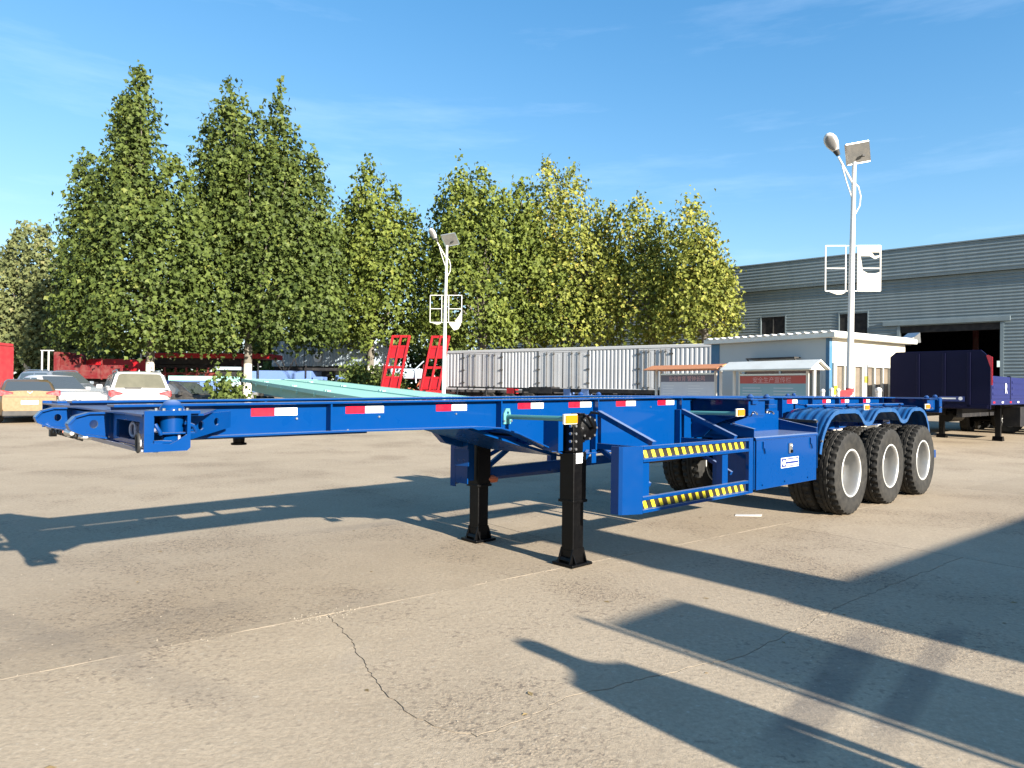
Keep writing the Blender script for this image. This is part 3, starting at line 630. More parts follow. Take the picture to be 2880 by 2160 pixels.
botline = [(-3.5, 1.19), (-2.2, 1.196), (-1.0, 1.19), (-.78, 1.175), (-.6, 1.13), (-.1, .945), (.08, .92), (3.2, .94), (7.75, 1.02)]
TW = 0.075
def beam_web(n0, n1):
    top = [(s, ztop(s) - .014) for s in (7.75, 1.5, -3.5)]
    return tb().prism([(s, z + .012) for s, z in botline] + top, n0, n1, 'xz')
for sg in (1, -1):
    nc = .5 * sg; lb = None
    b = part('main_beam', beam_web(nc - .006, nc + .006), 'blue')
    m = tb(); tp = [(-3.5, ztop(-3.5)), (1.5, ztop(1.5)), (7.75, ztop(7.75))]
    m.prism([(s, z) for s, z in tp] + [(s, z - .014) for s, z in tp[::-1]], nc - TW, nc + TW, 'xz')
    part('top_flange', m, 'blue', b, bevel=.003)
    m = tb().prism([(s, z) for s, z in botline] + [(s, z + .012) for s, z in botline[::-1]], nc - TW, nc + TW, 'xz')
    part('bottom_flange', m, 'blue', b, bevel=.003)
    def zb(s):
        for (a, za), (c, zc) in zip(botline, botline[1:]):
            if a <= s <= c: return za + (zc - za) * (s - a) / (c - a)
        return 1.02
    for s in (-2.25, -.78, .39, 1.71, 3.1, 3.9, 4.75, 5.6, 6.45, 7.25):
        for side in (1, -1):
            n0, n1 = sorted((nc + side * .008, nc + side * .068))
            part('stiffener', tb().box(s - .006, s + .006, n0, n1, zb(s) + .014, ztop(s) - .016), 'blue', b)
# cross members between the beams
for s in (-2.9, -2.3, -1.55, -.78, .15, 1.05, 2.95, 3.8, 4.7, 5.6, 6.5):
    d_ = .13 if s < -.9 else .16
    m = tb().box(s - .004, s + .004, -.492, .492, ztop(s) - .02 - d_, ztop(s) - .02).box(s, s + .06, -.492, .492, ztop(s) - .030, ztop(s) - .021).box(s, s + .06, -.492, .492, ztop(s) - .02 - d_, ztop(s) - .012 - d_)
    part('cross_member', m, 'blue')
part('coupler_plate', tb().box(-3.3, -1.9, -.42, .42, 1.174, 1.188), 'blue')
kp = part('kingpin', tb().tube([(-2.62, 0, 1.10), (-2.62, 0, 1.112), (-2.62, 0, 1.115), (-2.62, 0, 1.173)], [.05, .05, .036, .04], 18), 'black', smooth=True)
m = tb().prism([(-.98, 1.186), (-.03, .935), (.06, .915), (.06, .90), (-.06, .915), (-1.0, 1.17)], -.42, .42, 'xz')
part('gooseneck_plate', m, 'blue')
part('gooseneck_plate', tb().prism([(-.60, 1.12), (-.45, .98), (-.25, .93), (-.2, .93), (-.2, 1.05), (-.5, 1.15)], -.66, -.58, 'xz'), 'blue')

# ---- front bolster
BZ0, BZ1 = 1.19, 1.345
bol = part('front_bolster', tb().box(-3.5, -3.488, -.42, .42, 1.20, 1.33), 'blue')
part('top_plate', tb().prism([(-3.53, -1.215), (-3.53, 1.19), (-3.26, 1.19), (-2.98, .58), (-2.98, .43), (-3.22, .43), (-3.22, -.43), (-2.98, -.43), (-2.98, -.58), (-3.3, -1.215)], 1.346, 1.356, 'xy'), 'blue', bol)
part('rear_plate', tb().box(-3.225, -3.215, -1.15, -.58, 1.20, 1.344).box(-3.225, -3.215, -.49, .49, 1.20, 1.344).box(-3.225, -3.215, .58, .80, 1.20, 1.344), 'blue', bol)
for a, b_ in ((.58, 1.175), (-1.2, -.58)):
    # open-fronted bay with a frame
    m = tb().box(-3.502, -3.49, a, b_, 1.315, 1.345).box(-3.502, -3.49, a, b_, 1.20, 1.225).box(-3.502, -3.49, a, a + .06, 1.2251, 1.3149).box(-3.502, -3.49, b_ - .06, b_, 1.2251, 1.3149)
    part('bay_frame', m, 'blue', bol)
    part('bay_back', tb().box(-3.37, -3.36, a, b_, 1.20, 1.343), 'violetgrey', bol)  # lighter than the frame: light in the bay put into the colour

# coiled hoses and valve in the near bay
m = tb()
for k in range(3): m.tube([(-3.46 + .02 * k, .78 + .05 * cos(t), 1.265 + .035 * sin(t)) for t in np.linspace(0, 2 * pi, 17)], .008, 6, caps=False)
m.tube([(-3.45, .83, 1.24), (-3.47, .95, 1.235), (-3.45, 1.05, 1.27), (-3.4, 1.1, 1.3)], .009, 6)
part('hose', m, 'hosegrey', bol, smooth=True)
part('valve_block', tb().box(-3.44, -3.38, .90, .98, 1.25, 1.31).box(-3.43, -3.38, 1.0, 1.07, 1.26, 1.30), 'violetgrey', bol, bevel=.004)
m = tb(); m.tube([(-3.535, 1.15 + .022 * cos(t), 1.225 + .04 * sin(t)) for t in np.linspace(0, 2 * pi, 17)], .008, 6, caps=False)
part('hose_ring', m, 'rubbertrim', bol, smooth=True)
part('ring_plate', tb().cyl((-3.53, 1.155, 1.225), (1, 0, 0), .026, .006, 14), 'refwhite', bol)
# front skirt: bent sheet under the bolster
part('front_skirt', tb().prism([(-3.525, 1.20), (-3.50, 1.172), (-3.40, 1.160), (-3.40, 1.168), (-3.495, 1.182), (-3.515, 1.20)], -1.19, .98, 'xz'), 'violetgrey', bol, bevel=.002)
m = tb()
for k in range(14): m.cyl((-3.515, -.9 + k * .06 + (k % 3) * .02, 1.178 - (k % 2) * .01), (1, 0, -.4), .010, .03, 8)
part('hose_bundle', m, 'rubbertrim', bol)
part('rubber_buffer', tb().box(-3.49, -3.45, -1.215, -1.16, 1.12, 1.175), 'rubbertrim', bol)
# noses: the beam ends carried forward and rounded off
for nc in (-.42, .5):
    ol = [(-3.49, 1.335), (-3.60, 1.335), (-3.655, 1.318), (-3.685, 1.285), (-3.675, 1.262), (-3.62, 1.235), (-3.49, 1.212)]
    hole = [ring(-3.575, 1.283, .020, .022, 16)]
    b = part('nose_plate', tb().plate(ol, hole, (0, nc, 0), (1, 0, 0), (0, 0, 1), (0, -.012, 0)), 'blue')
    rim = [(-3.47, 1.341), (-3.60, 1.341), (-3.66, 1.323), (-3.692, 1.285), (-3.68, 1.257), (-3.62, 1.229), (-3.49, 1.205)]
    m = tb()
    for p, q in zip(rim, rim[1:]): m.bar((p[0], nc - .01, p[1]), (q[0], nc - .01, q[1]), .075, .010, up=(q[1] - p[1], 0, -(q[0] - p[0])))
    part('nose_rim', m, 'blue', b)
# air couplings between the noses
c = part('air_coupling', tb().tube([(-3.56, -.30, 1.20), (-3.57, -.20, 1.205), (-3.57, -.17, 1.206), (-3.575, -.14, 1.208), (-3.57, -.10, 1.208), (-3.57, -.04, 1.205)], [.006, .008, .014, .022, .024, .012], 12).cyl((-3.57, -.115, 1.208), (0, 0, 1), .011, .055, 10).box(-3.585, -3.555, -.16, -.075, 1.196, 1.217), 'steel', smooth=True)
part('orange_tip', tb().tube([(-3.55, -.345, 1.197), (-3.56, -.30, 1.20)], .011, 10), 'orange', c)
m = tb()
for n_ in (.12, .18, .24): m.cyl((-3.55, n_, 1.196), (1, .2, 0), .011, .04, 8)
part('air_coupling', m, 'steel')

# ---- corner lock at the near end (and its twin at the far end)
def corner(sg):
    b = part('corner_plate', tb().plate([(-3.53, 1.186), (-3.345, 1.186), (-3.33, 1.20), (-3.33, 1.372), (-3.53, 1.372)],
        [[(-3.497, 1.225), (-3.497, 1.30), (-3.49, 1.35), (-3.345, 1.35), (-3.345, 1.262), (-3.385, 1.235), (-3.42, 1.218), (-3.46, 1.222)]], (0, 1.214 * sg, 0), (1, 0, 0), (0, 0, 1), (0, .010 * sg, 0)), 'blue', bevel=0)
    part('lock_top', tb().box(-3.475, -3.285, *sorted((1.02 * sg, 1.222 * sg)), 1.357, 1.372), 'blue', b, bevel=.003)
    part('lock_top', tb().box(-3.46, -3.30, *sorted((1.04 * sg, 1.20 * sg)), 1.262, 1.270), 'blue', b, bevel=.002)
    n0 = 1.13 * sg
    part('lock_cylinder', tb().tube([(-3.385, n0, 1.2705), (-3.385, n0, 1.356)], .052, 24), 'blue', b, smooth=True)
    if sg > 0: part('lock_dome', tb().lathe([(.056, 1.3725), (.054, 1.385), (.046, 1.395), (.034, 1.412), (.018, 1.420), (.001, 1.422)], 24, c=(-3.385, n0, 0), axis='z'), 'blue', b, smooth=True)
    m = tb()
    for k in range(6):
        a = k * pi / 3 + .3; m.cyl((-3.385 + .066 * cos(a), n0 + .066 * sin(a), 1.377), (0, 0, 1), .007, .010, 6)
    part('bolt', m, 'steel', b)
    part('lock_nut', tb().tube([(-3.385, n0, 1.205), (-3.385, n0, 1.235), (-3.385, n0, 1.262)], [.050, .050, .032], 6), 'blue', b)
    part('lock_handle', tb().tube([(-3.385, n0, 1.222), (-3.41, n0 + .06 * sg, 1.222), (-3.45, n0 + .075 * sg, 1.226), (-3.475, n0 + .072 * sg, 1.225)], .011, 8).box(-3.485, -3.45, *sorted((n0 + .055 * sg, n0 + .085 * sg)), 1.214, 1.236), 'blue', b)
    for q_ in ([(-3.475, n0 + .06 * sg, 1.31), (-3.46, n0 + .07 * sg, 1.28), (-3.45, n0 + .065 * sg, 1.262)], [(-3.35, n0 + .07 * sg, 1.315), (-3.31, n0 + .07 * sg, 1.30), (-3.29, n0 + .05 * sg, 1.27)]): part('lock_lever', tb().tube(q_, .009, 8), 'blue', b, smooth=True)
    part('end_plate', tb().box(-3.49, -3.482, *sorted((1.0 * sg, 1.2 * sg)), 1.20, 1.344), 'blue', b)
    part('back_plate', tb().box(-3.338, -3.331, *sorted((1.0 * sg, 1.2 * sg)), 1.20, 1.344), 'blue', b)
    part('inner_plate', tb().box(-3.48, -3.34, *sorted((1.0 * sg, 1.008 * sg)), 1.20, 1.344), 'blue', b)
    # diagonal gusset with two lightening holes, running back to the beam
    p, q = Vector((-3.225, .83 * sg, 0)), Vector((-2.90, .585 * sg, 0)); e = (q - p); L = e.length; e = e.normalized(); th = Vector((e.y, -e.x, 0)) * .010
    part('gusset', tb().plate([(0, 1.205), (.06, 1.208), (L, 1.252), (L, 1.345), (.04, 1.335), (0, 1.325)], [ring(.13, 1.275, .027, .024), ring(.27, 1.290, .024, .021)], p, e, (0, 0, 1), th), 'blue')
corner(1); corner(-1)

# ---- reflective strips on the near web
for a, b_ in ((-2.75, -2.455), (-2.116, -1.822), (-1.375, -1.086), (-.551, -.254), (.059, .357), (.712, 1.01), (1.37, 1.654), (4.145, 4.432), (5.19, 5.443), (5.802, 6.078), (6.592, 6.87)):
    z1 = ztop(a) - .035; mid = a + (b_ - a) * .5
    o = part('reflective_strip', tb().box(a, mid - .002, .5065, .5085, z1 - .048, z1), 'refred')
    part('white_half', tb().box(mid + .001, b_, .5065, .5085, z1 - .046, z1 + .001), 'refwhite', o)
m = tb()
for s, z in ((-3.13, 1.345), (-2.46, 1.29), (-1.86, 1.29), (-1.19, 1.30), (.82, 1.13), (1.25, 1.33), (-2.1, 1.205), (3.3, 1.2)): m.cyl((s, .51, z), (0, 1, 0), .007, .01, 8)
part('rivet', m, 'steel')

# ---- landing gear
def leg(sg):
    n0 = .62 * sg
    g = part('landing_leg', tb().prism([(-.085, .075), (.085, .075), (.10, .045), (-.10, .045)], n0 - .06, n0 + .06, 'xz').box(-.066, .066, n0 - .066, n0 + .066, .07, .56), 'black', bevel=.006)
    part('outer_tube', tb().box(-.082, .082, n0 - .08, n0 + .08, .54, .96).box(-.078, .05, n0 - .07, n0 + .07, .961, 1.27), 'black', g, bevel=.008)
    part('collar', tb().box(-.09, .09, n0 - .088, n0 + .088, .535, .56), 'black', g, bevel=.004)
    ft = part('foot', tb().box(-.125, .125, n0 - .12, n0 + .12, 0.004, .028), 'black', g, bevel=.004)
    m = tb()
    for q in (-.066, .066): m.add([(-.11, n0 + q - .005, .028), (.11, n0 + q - .005, .028), (.068, n0 + q - .005, .15), (-.068, n0 + q - .005, .15), (-.11, n0 + q + .005, .028), (.11, n0 + q + .005, .028), (.068, n0 + q + .005, .15), (-.068, n0 + q + .005, .15)], [(0, 1, 2, 3), (4, 5, 6, 7), (0, 1, 5, 4), (1, 2, 6, 5), (2, 3, 7, 6), (3, 0, 4, 7)])
    for q in (-.068, .068): m.add([(q - .004, n0 - .11, .028), (q - .004, n0 + .11, .028), (q - .004, n0 + .06, .13), (q - .004, n0 - .06, .13), (q + .004, n0 - .11, .028), (q + .004, n0 + .11, .028), (q + .004, n0 + .06, .13), (q + .004, n0 - .06, .13)], [(0, 1, 2, 3), (4, 5, 6, 7), (0, 1, 5, 4), (1, 2, 6, 5), (2, 3, 7, 6), (3, 0, 4, 7)])
    part('foot_bracket', m, 'black', g)
    m = tb()
    for k in range(5):
        m.cyl((-.083, n0 + .045 * sg, .99 + k * .065), (1, 0, 0), .013, .018, 6); m.cyl((-.055, n0 + .075 * sg, .99 + k * .065), (0, 1, 0), .012, .018, 6)
    part('bolt', m, 'steel', g)
    part('mounting_plate', tb().box(-.24, -.10, *sorted((.58 * sg, .592 * sg)), .60 if sg < 0 else .97, 1.22).box(-.25, -.238, *sorted((.50 * sg, .68 * sg)), .585 if sg < 0 else .98, 1.26), 'blue', g)
    if sg > 0:
        gb = part('gearbox', tb().tube([(.12, n0 - .03, 1.165), (.12, n0 + .03, 1.165), (.12, n0 + .07, 1.165), (.12, n0 + .09, 1.165)], [.115, .115, .105, .05], 24).box(.02, .09, n0 - .05, n0 + .05, 1.04, 1.29), 'black', g, smooth=True)
        m = tb()
        for k in range(8): a = k * pi / 4; m.cyl((.12 + .092 * cos(a), n0 + .076, 1.165 + .092 * sin(a)), (0, 1, 0), .010, .014, 6)
        part('bolt', m, 'steel', gb)
        part('crank_handle', tb().tube([(.12, n0 + .09, 1.165), (.12, n0 + .13, 1.165), (.10, n0 + .135, 1.18), (.02, n0 + .14, 1.27), (.07, n0 + .14, 1.30), (.16, n0 + .14, 1.29)], .011, 8), 'black', gb, smooth=True)
        part('white_sticker', tb().box(-.055, .03, n0 + .0805, n0 + .083, .87, .955), 'refwhite', g)
    else:
        part('rusty_fitting', tb().tube([(.06, n0 + .05, .60), (.12, n0 + .06, .60), (.17, n0 + .07, .59)], [.03, .04, .025], 12), 'orange', g, smooth=True)
    return g
leg(1); leg(-1)
part('cross_shaft', tb().tube([(.02, -.54, 1.06), (.02, .54, 1.06)], .016, 10), 'black', smooth=True)
part('leg_brace', tb().bar((.10, -.60, .665), (2.9, -.60, .70), .05, .095), 'blue')
part('leg_brace', tb().bar((.06, -.60, .70), (.42, -.55, .95), .035, .045), 'blue')
part('leg_brace', tb().bar((.09, .58, .80), (.30, .53, .94), .03, .04), 'blue')
part('step_bracket', tb().plate([(-.02, .80), (.14, .80), (.14, .95), (-.02, .95)], [ring(.03, .85, .014), ring(.09, .85, .014)], (-.55, -.30, 0), (.3, .95, 0), (0, 0, 1), (.008, -.003, 0)), 'blue')
m = tb().box(.30, .36, .56, .57, .84, .96); part('small_bracket', m, 'blue')

# ---- amber marker lamps on pale green arms
for s0 in (-.67, 1.75):
    a = part('marker_arm', tb().tube([(s0, .512, 1.268), (s0 - .01, 1.17, 1.278)], .019, 12), 'tealtube', smooth=True)
    part('arm_bracket', tb().plate([(-.045, 1.21), (.03, 1.21), (.045, 1.24), (.02, 1.335), (-.02, 1.335), (-.045, 1.29)], [ring(0, 1.30, .012)], (s0, .5075, 0), (1, 0, 0), (0, 0, 1), (0, .012, 0)), 'tealtube', a)
    m = tb()
    for q in (-.04, .035): m.cyl((s0 + q, .522, 1.235), (0, 1, 0), .009, .012, 6)
    part('bolt', m, 'steel', a)
def amber(s, n, z, w=.11, h=.062):
    o = part('marker_lamp', tb().box(s - w / 2, s + w / 2, n - .02, n, z - h / 2, z + h / 2), 'pale', bevel=.004)
    part('amber_lens', tb().box(s - w / 2 + .008, s + w / 2 - .008, n + .001, n + .012, z - h / 2 + .008, z + h / 2 - .008), 'amber', o, bevel=.003)
amber(-.67, 1.20, 1.275, .14, .075); amber(1.75, 1.20, 1.288, .14, .075); amber(4.95, 1.175, 1.308, .15, .07); amber(7.22, 1.20, 1.30, .18, .075)

# ---- side guards, near side and far side
def guard(sg):
    N1 = 1.2 * sg
    def nb(a, b): return sorted((a * sg, b * sg))
    g = part('side_guard', tb().box(1.92, 2.0, *nb(1.16, 1.2), .49, 1.035), 'blue', bevel=.004)
    # chamfered front panel
    ch = [(.205, 1.2), (.035, 1.125), (.015, 1.10), (.015, 1.02), (.027, 1.02), (.027, 1.095), (.042, 1.113), (.205, 1.186)]
    part('front_panel', tb().prism([(s, n * sg) for s, n in ch], .485, 1.035, 'xy'), 'blue', g, smooth=False)
    for z0, z1 in ((.905, 1.035), (.49, .62)):
        m = tb().box(.21, 1.915, *nb(1.158, 1.170), z0, z1).box(.21, 1.915, *nb(1.1705, 1.2), z1 - .028, z1).box(.21, 1.915, *nb(1.1705, 1.2), z0, z0 + .026)
        r_ = part('guard_rail', m, 'blue', g, bevel=.002)
        part('hazard_tape', tb().box(.225, 1.905, *nb(1.1704, 1.1716), z0 + .030, z1 - .032), 'tapeblack', r_)
        for k in range(15):
            s = .232 + k * .1115; q = .046
            m = tb().prism([(s + .034, z0 + .031), (s + .034 + q, z0 + .031), (s + q, z1 - .033), (s, z1 - .033)], 1.1718 * sg, 1.1726 * sg, 'xz')
            part('yellow_stripe', m, 'yellow', r_)
    for a, b_ in ((.24, .35), (1.50, 1.60)): part('guard_post', tb().box(a, b_, *nb(1.09, 1.156), .53, 1.0), 'blue', g, bevel=.003)
    for s in (.39, 1.71):
        part('bracket_channel', tb().box(s - .045, s + .03, *nb(.515, .575), .955, 1.30), 'blue', g)
        part('diagonal_brace', tb().bar((s, .57 * sg, 1.285), (s, 1.17 * sg, 1.045), .05, .045), 'blue', g)
        part('support_arm', tb().bar((s, .55 * sg, .99), (s, 1.157 * sg, .985), .05, .05), 'blue', g)
        part('lower_brace', tb().bar((s + .02, .56 * sg, .965), (s, 1.13 * sg, .70), .035, .035), 'blue', g)
guard(1); guard(-1)

# ---- middle bolster with two pairs of twist locks
def twist(s, n, z, sg):
    b = part('twist_lock', tb().box(s - .055, s + .055, n - .06, n + .06, z - .055, z), 'blue', bevel=.006)
    part('lock_head', tb().tube([(s, n, z), (s, n, z + .018), (s, n, z + .045)], [.028, .038, .014], 12), 'blue', b, smooth=True)
    part('lock_stem', tb().tube([(s, n, z - .15), (s, n, z - .055)], .024, 12), 'blue', b, smooth=True)
    part('lock_handle', tb().tube([(s, n, z - .13), (s - .02, n + .07 * sg, z - .135), (s - .045, n + .10 * sg, z - .15)], .010, 8).cyl((s, n, z - .14), (0, 0, 1), .036, .022, 6), 'steel', b, smooth=True)
def bolster(s0, s1, name, drop=.95):
    bo = part(name, tb().box(s0, s0 + .012, .51, 1.15, 1.26, 1.405), 'blue')
    for sg in (1, -1):
        o = [(.51, 1.405), (1.15, 1.405), (1.15, 1.27), (1.05, 1.25), (.80, 1.16 if drop < 1.1 else 1.22), (.66, drop + .03), (.51, drop)]
        if sg > 0: pass
        for s in (s0, s1):
            part('web_plate', tb().plate([(n * sg, z) for n, z in o], [], (s, 0, 0), (0, 1, 0), (0, 0, 1), (.010, 0, 0)), 'blue', bo)
        part('top_plate', tb().box(s0 - .03, s1 + .04, *sorted((.578 * sg, 1.20 * sg)), 1.406, 1.417), 'blue', bo, bevel=.002)
        part('bottom_plate', tb().box(s0 - .02, s1 + .03, *sorted((.80 * sg, 1.15 * sg)), 1.238, 1.247), 'blue', bo)
        part('end_plate', tb().box(s0 - .01, s1 + .02, *sorted((1.152 * sg, 1.162 * sg)), 1.25, 1.405), 'blue', bo)
    part('centre_web', tb().box(s0 + .1, s0 + .112, -.49, .49, 1.15, 1.41), 'blue', bo)
    return bo
bolster(1.98, 2.28, 'middle_bolster', 1.0)
for sg in (1, -1):
    twist(2.06, 1.13 * sg, 1.42, sg); twist(2.40, 1.13 * sg, 1.42, sg)
    part('lock_bracket', tb().box(2.33, 2.50, *sorted((.578 * sg, 1.19 * sg)), 1.33, 1.362), 'blue', bevel=.003)
bolster(7.34, 7.66, 'rear_bolster', 1.15)
part('rear_cross_beam', tb().box(7.75, 7.87, -1.21, 1.21, 1.20, 1.43), 'blue', bevel=.008)
for sg in (1, -1): twist(7.80, 1.13 * sg, 1.433, sg); twist(7.5, 1.1 * sg, 1.42, sg)
# lit shear panel and the sloping carriers over the tool box
part('shear_panel', tb().prism([(2.18, 1.10), (2.35, 1.25), (3.43, 1.27), (3.43, 1.0), (2.18, 1.0)], .74, .75, 'xz'), 'blue')
for s, pts in ((2.03, [(.52, 1.25), (.828, 1.174), (1.19, 1.115), (1.19, 1.03), (.52, 1.0)]), (3.44, [(.52, 1.21), (1.19, 1.09), (1.19, 1.04), (.52, 1.0)])):
    part('box_carrier', tb().plate(pts, [], (s, 0, 0), (0, 1, 0), (0, 0, 1), (.008, 0, 0)), 'blue')
    a, b_ = pts[-4 if s > 3 else 1], pts[-3 if s > 3 else 2]
    part('carrier_lip', tb().bar((s + .02, pts[0][0], pts[0][1]), (s + .02, 1.19, pts[-3][1] if s > 3 else 1.118), .045, .006), 'blue')
# ---- tool box
tbx = part('tool_box', tb().box(2.045, 3.43, .72, 1.185, .515, 1.02), 'blue', bevel=.006)
part('door', tb().box(2.06, 3.42, 1.186, 1.203, .51, 1.005), 'blue', tbx, bevel=.004)
part('lid', tb().prism([(.70, 1.022), (.70, 1.05), (1.19, 1.04), (1.212, 1.03), (1.212, 1.008), (1.19, 1.022)], 2.03, 3.445, 'yz'), 'blue', tbx, bevel=.002)
m = tb().box(2.735, 2.80, 1.204, 1.222, .845, .95); lt = part('latch', m, 'steel', tbx, bevel=.004)
part('lock_barrel', tb().cyl((2.77, 1.225, .865), (0, 1, 0), .018, .02, 14), 'black', lt); part('latch_pin', tb().cyl((2.765, 1.225, .925), (0, 1, 0), .010, .02, 10), 'refwhite', lt)
for s in (2.2, 3.27): part('hinge', tb().box(s - .02, s + .02, 1.204, 1.216, .92, .99).tube([(s, 1.215, .93), (s + .02, 1.218, .87)], .008, 6), 'blue', tbx)
m = tb()
for s in (2.18, 2.66, 3.2): m.cyl((s, 1.207, .555), (0, 1, 0), .011, .012, 6)
part('bolt', m, 'blue', tbx)
st = part('maker_sticker', tb().box(2.575, 2.975, 1.2035, 1.2055, .695, .800), 'refwhite', tbx)
part('sticker_field', tb().box(2.583, 2.967, 1.2056, 1.2064, .703, .792), 'stickerblue', st)
part('sticker_roundel', tb().cyl((2.635, 1.2070, .748), (0, 1, 0), .030, .0016, 18), 'refwhite', st)
part('sticker_lines', tb().box(2.68, 2.95, 1.2066, 1.2074, .757, .778).box(2.68, 2.95, 1.2066, 1.2074, .715, .733), 'refwhite', st)

# ---- wheels
def tyre_mesh():
    N_ = 132; hw = .135
    prof = [(.262, -.105), (.275, -.118), (.30, -.128), (.36, -.142), (.43, -.145), (.475, -.138), (.498, -.128)]
    rows = [(.505, -.122), (.512, -.098), (.513, -.062), (.500, -.058), (.500, -.046), (.514, -.042), (.515, -.008), (.502, -.005), (.502, .005), (.515, .008), (.514, .042), (.500, .046), (.500, .058), (.513, .062), (.512, .098), (.505, .122)]
    prof2 = [(r, -y) for r, y in prof[::-1]]
    full = prof + rows + prof2; n0 = len(prof)
    def mod(r, k, j):
        i = j - n0
        if j in (n0 - 1, n0 + len(rows)): return r - (.010 if k % 4 >= 2 else 0)
        if 0 <= i < len(rows):
            if i <= 2 or i >= len(rows) - 3: return r - (.022 if k % 4 >= 2 else 0)
            if i in (5, 6, 9, 10): return r - (.008 if (k + i) % 6 == 0 else 0)
        return r
    return full, N_, mod
full, TN, tmod = tyre_mesh()
ty0 = MB().lathe(full, TN, mod=tmod).build('tyre', M['rubber'], None, smooth=True)
ty_me = ty0.data; bpy.data.objects.remove(ty0)
def rim_profiles():
    # +y is the outer face
    return [(.262, .105), (.285, .118), (.292, .128), (.287, .134), (.276, .130), (.266, .118), (.258, .100), (.250, .02), (.246, -.03), (.228, -.062), (.18, -.075), (.165, -.07), (.135, -.05), (.12, -.048), (.001, -.048)]
r0 = MB().lathe(rim_profiles() , 48).lathe([(.262, -.105), (.285, -.118), (.288, -.126), (.27, -.12), (.255, -.10), (.250, .019)], 48).build('wheel', M['silver'], None, smooth=True)
rim_me = r0.data; bpy.data.objects.remove(r0)
h0 = MB().lathe([(.001, .015), (.055, .015), (.075, .005), (.085, -.02), (.10, -.047)], 28).build('hub', M['hub'], None, smooth=True)
hub_me = h0.data; bpy.data.objects.remove(h0)
m = MB()
for k in range(10): a = 2 * pi * k / 10; m.cyl((.145 * cos(a), -.045, .145 * sin(a)), (0, 1, 0), .014, .045, 6)
n0_ = m.build('wheel_nut', M['hub'], None); nut_me = n0_.data; bpy.data.objects.remove(n0_)
l0 = MB().lathe([(.276, .1315), (.288, .1355), (.2945, .1300), (.288, .1195)], 48).build('rim_lip', M['lip'], None, smooth=True)
lip_me = l0.data; bpy.data.objects.remove(l0)
def wheel(s, n, facing):
    wobj = bpy.data.objects.new('wheel', rim_me); COL.objects.link(wobj); wobj.parent = TR
    wobj.location = (s, -n, .512); wobj.rotation_euler = (0, random.uniform(0, 6), pi if facing > 0 else 0)
    for nm, me in (('tyre', ty_me), ('hub', hub_me), ('rim_lip', lip_me), ('wheel_nut', nut_me)):
        c = bpy.data.objects.new(nm, me); COL.objects.link(c); c.parent = wobj
for k in range(3):
    s = 4.40 + 1.31 * k
    for sg in (1, -1):
        wheel(s, (1.205 - .13) * sg, sg); wheel(s, (1.205 - .13 - .32) * sg, -sg)
        part('brake_drum', tb().cyl((s, .58 * sg, .512), (0, 1, 0), .19, .14, 28), 'black', smooth=True)
    ax = part('axle', tb().tube([(s, -.62, .512), (s, .62, .512)], .07, 14), 'black', smooth=True)
    for sg in (1, -1):
        m = tb()
        for q in range(6): L_ = .52 - .06 * q; m.add([], []); m.bar((s - L_, .5 * sg, .66 + .015 * q), (s + L_, .5 * sg, .66 + .015 * q), .075, .013, up=(0, 1, 0))
        part('leaf_spring', m, 'black')
for s in (3.75, 5.05, 6.36, 7.65 - .1):
    for sg in (1, -1): part('spring_hanger', tb().prism([(s - .12, .95), (s + .12, .95), (s + .05, .66), (s - .05, .66)], .45 * sg, .55 * sg, 'xz'), 'blue')

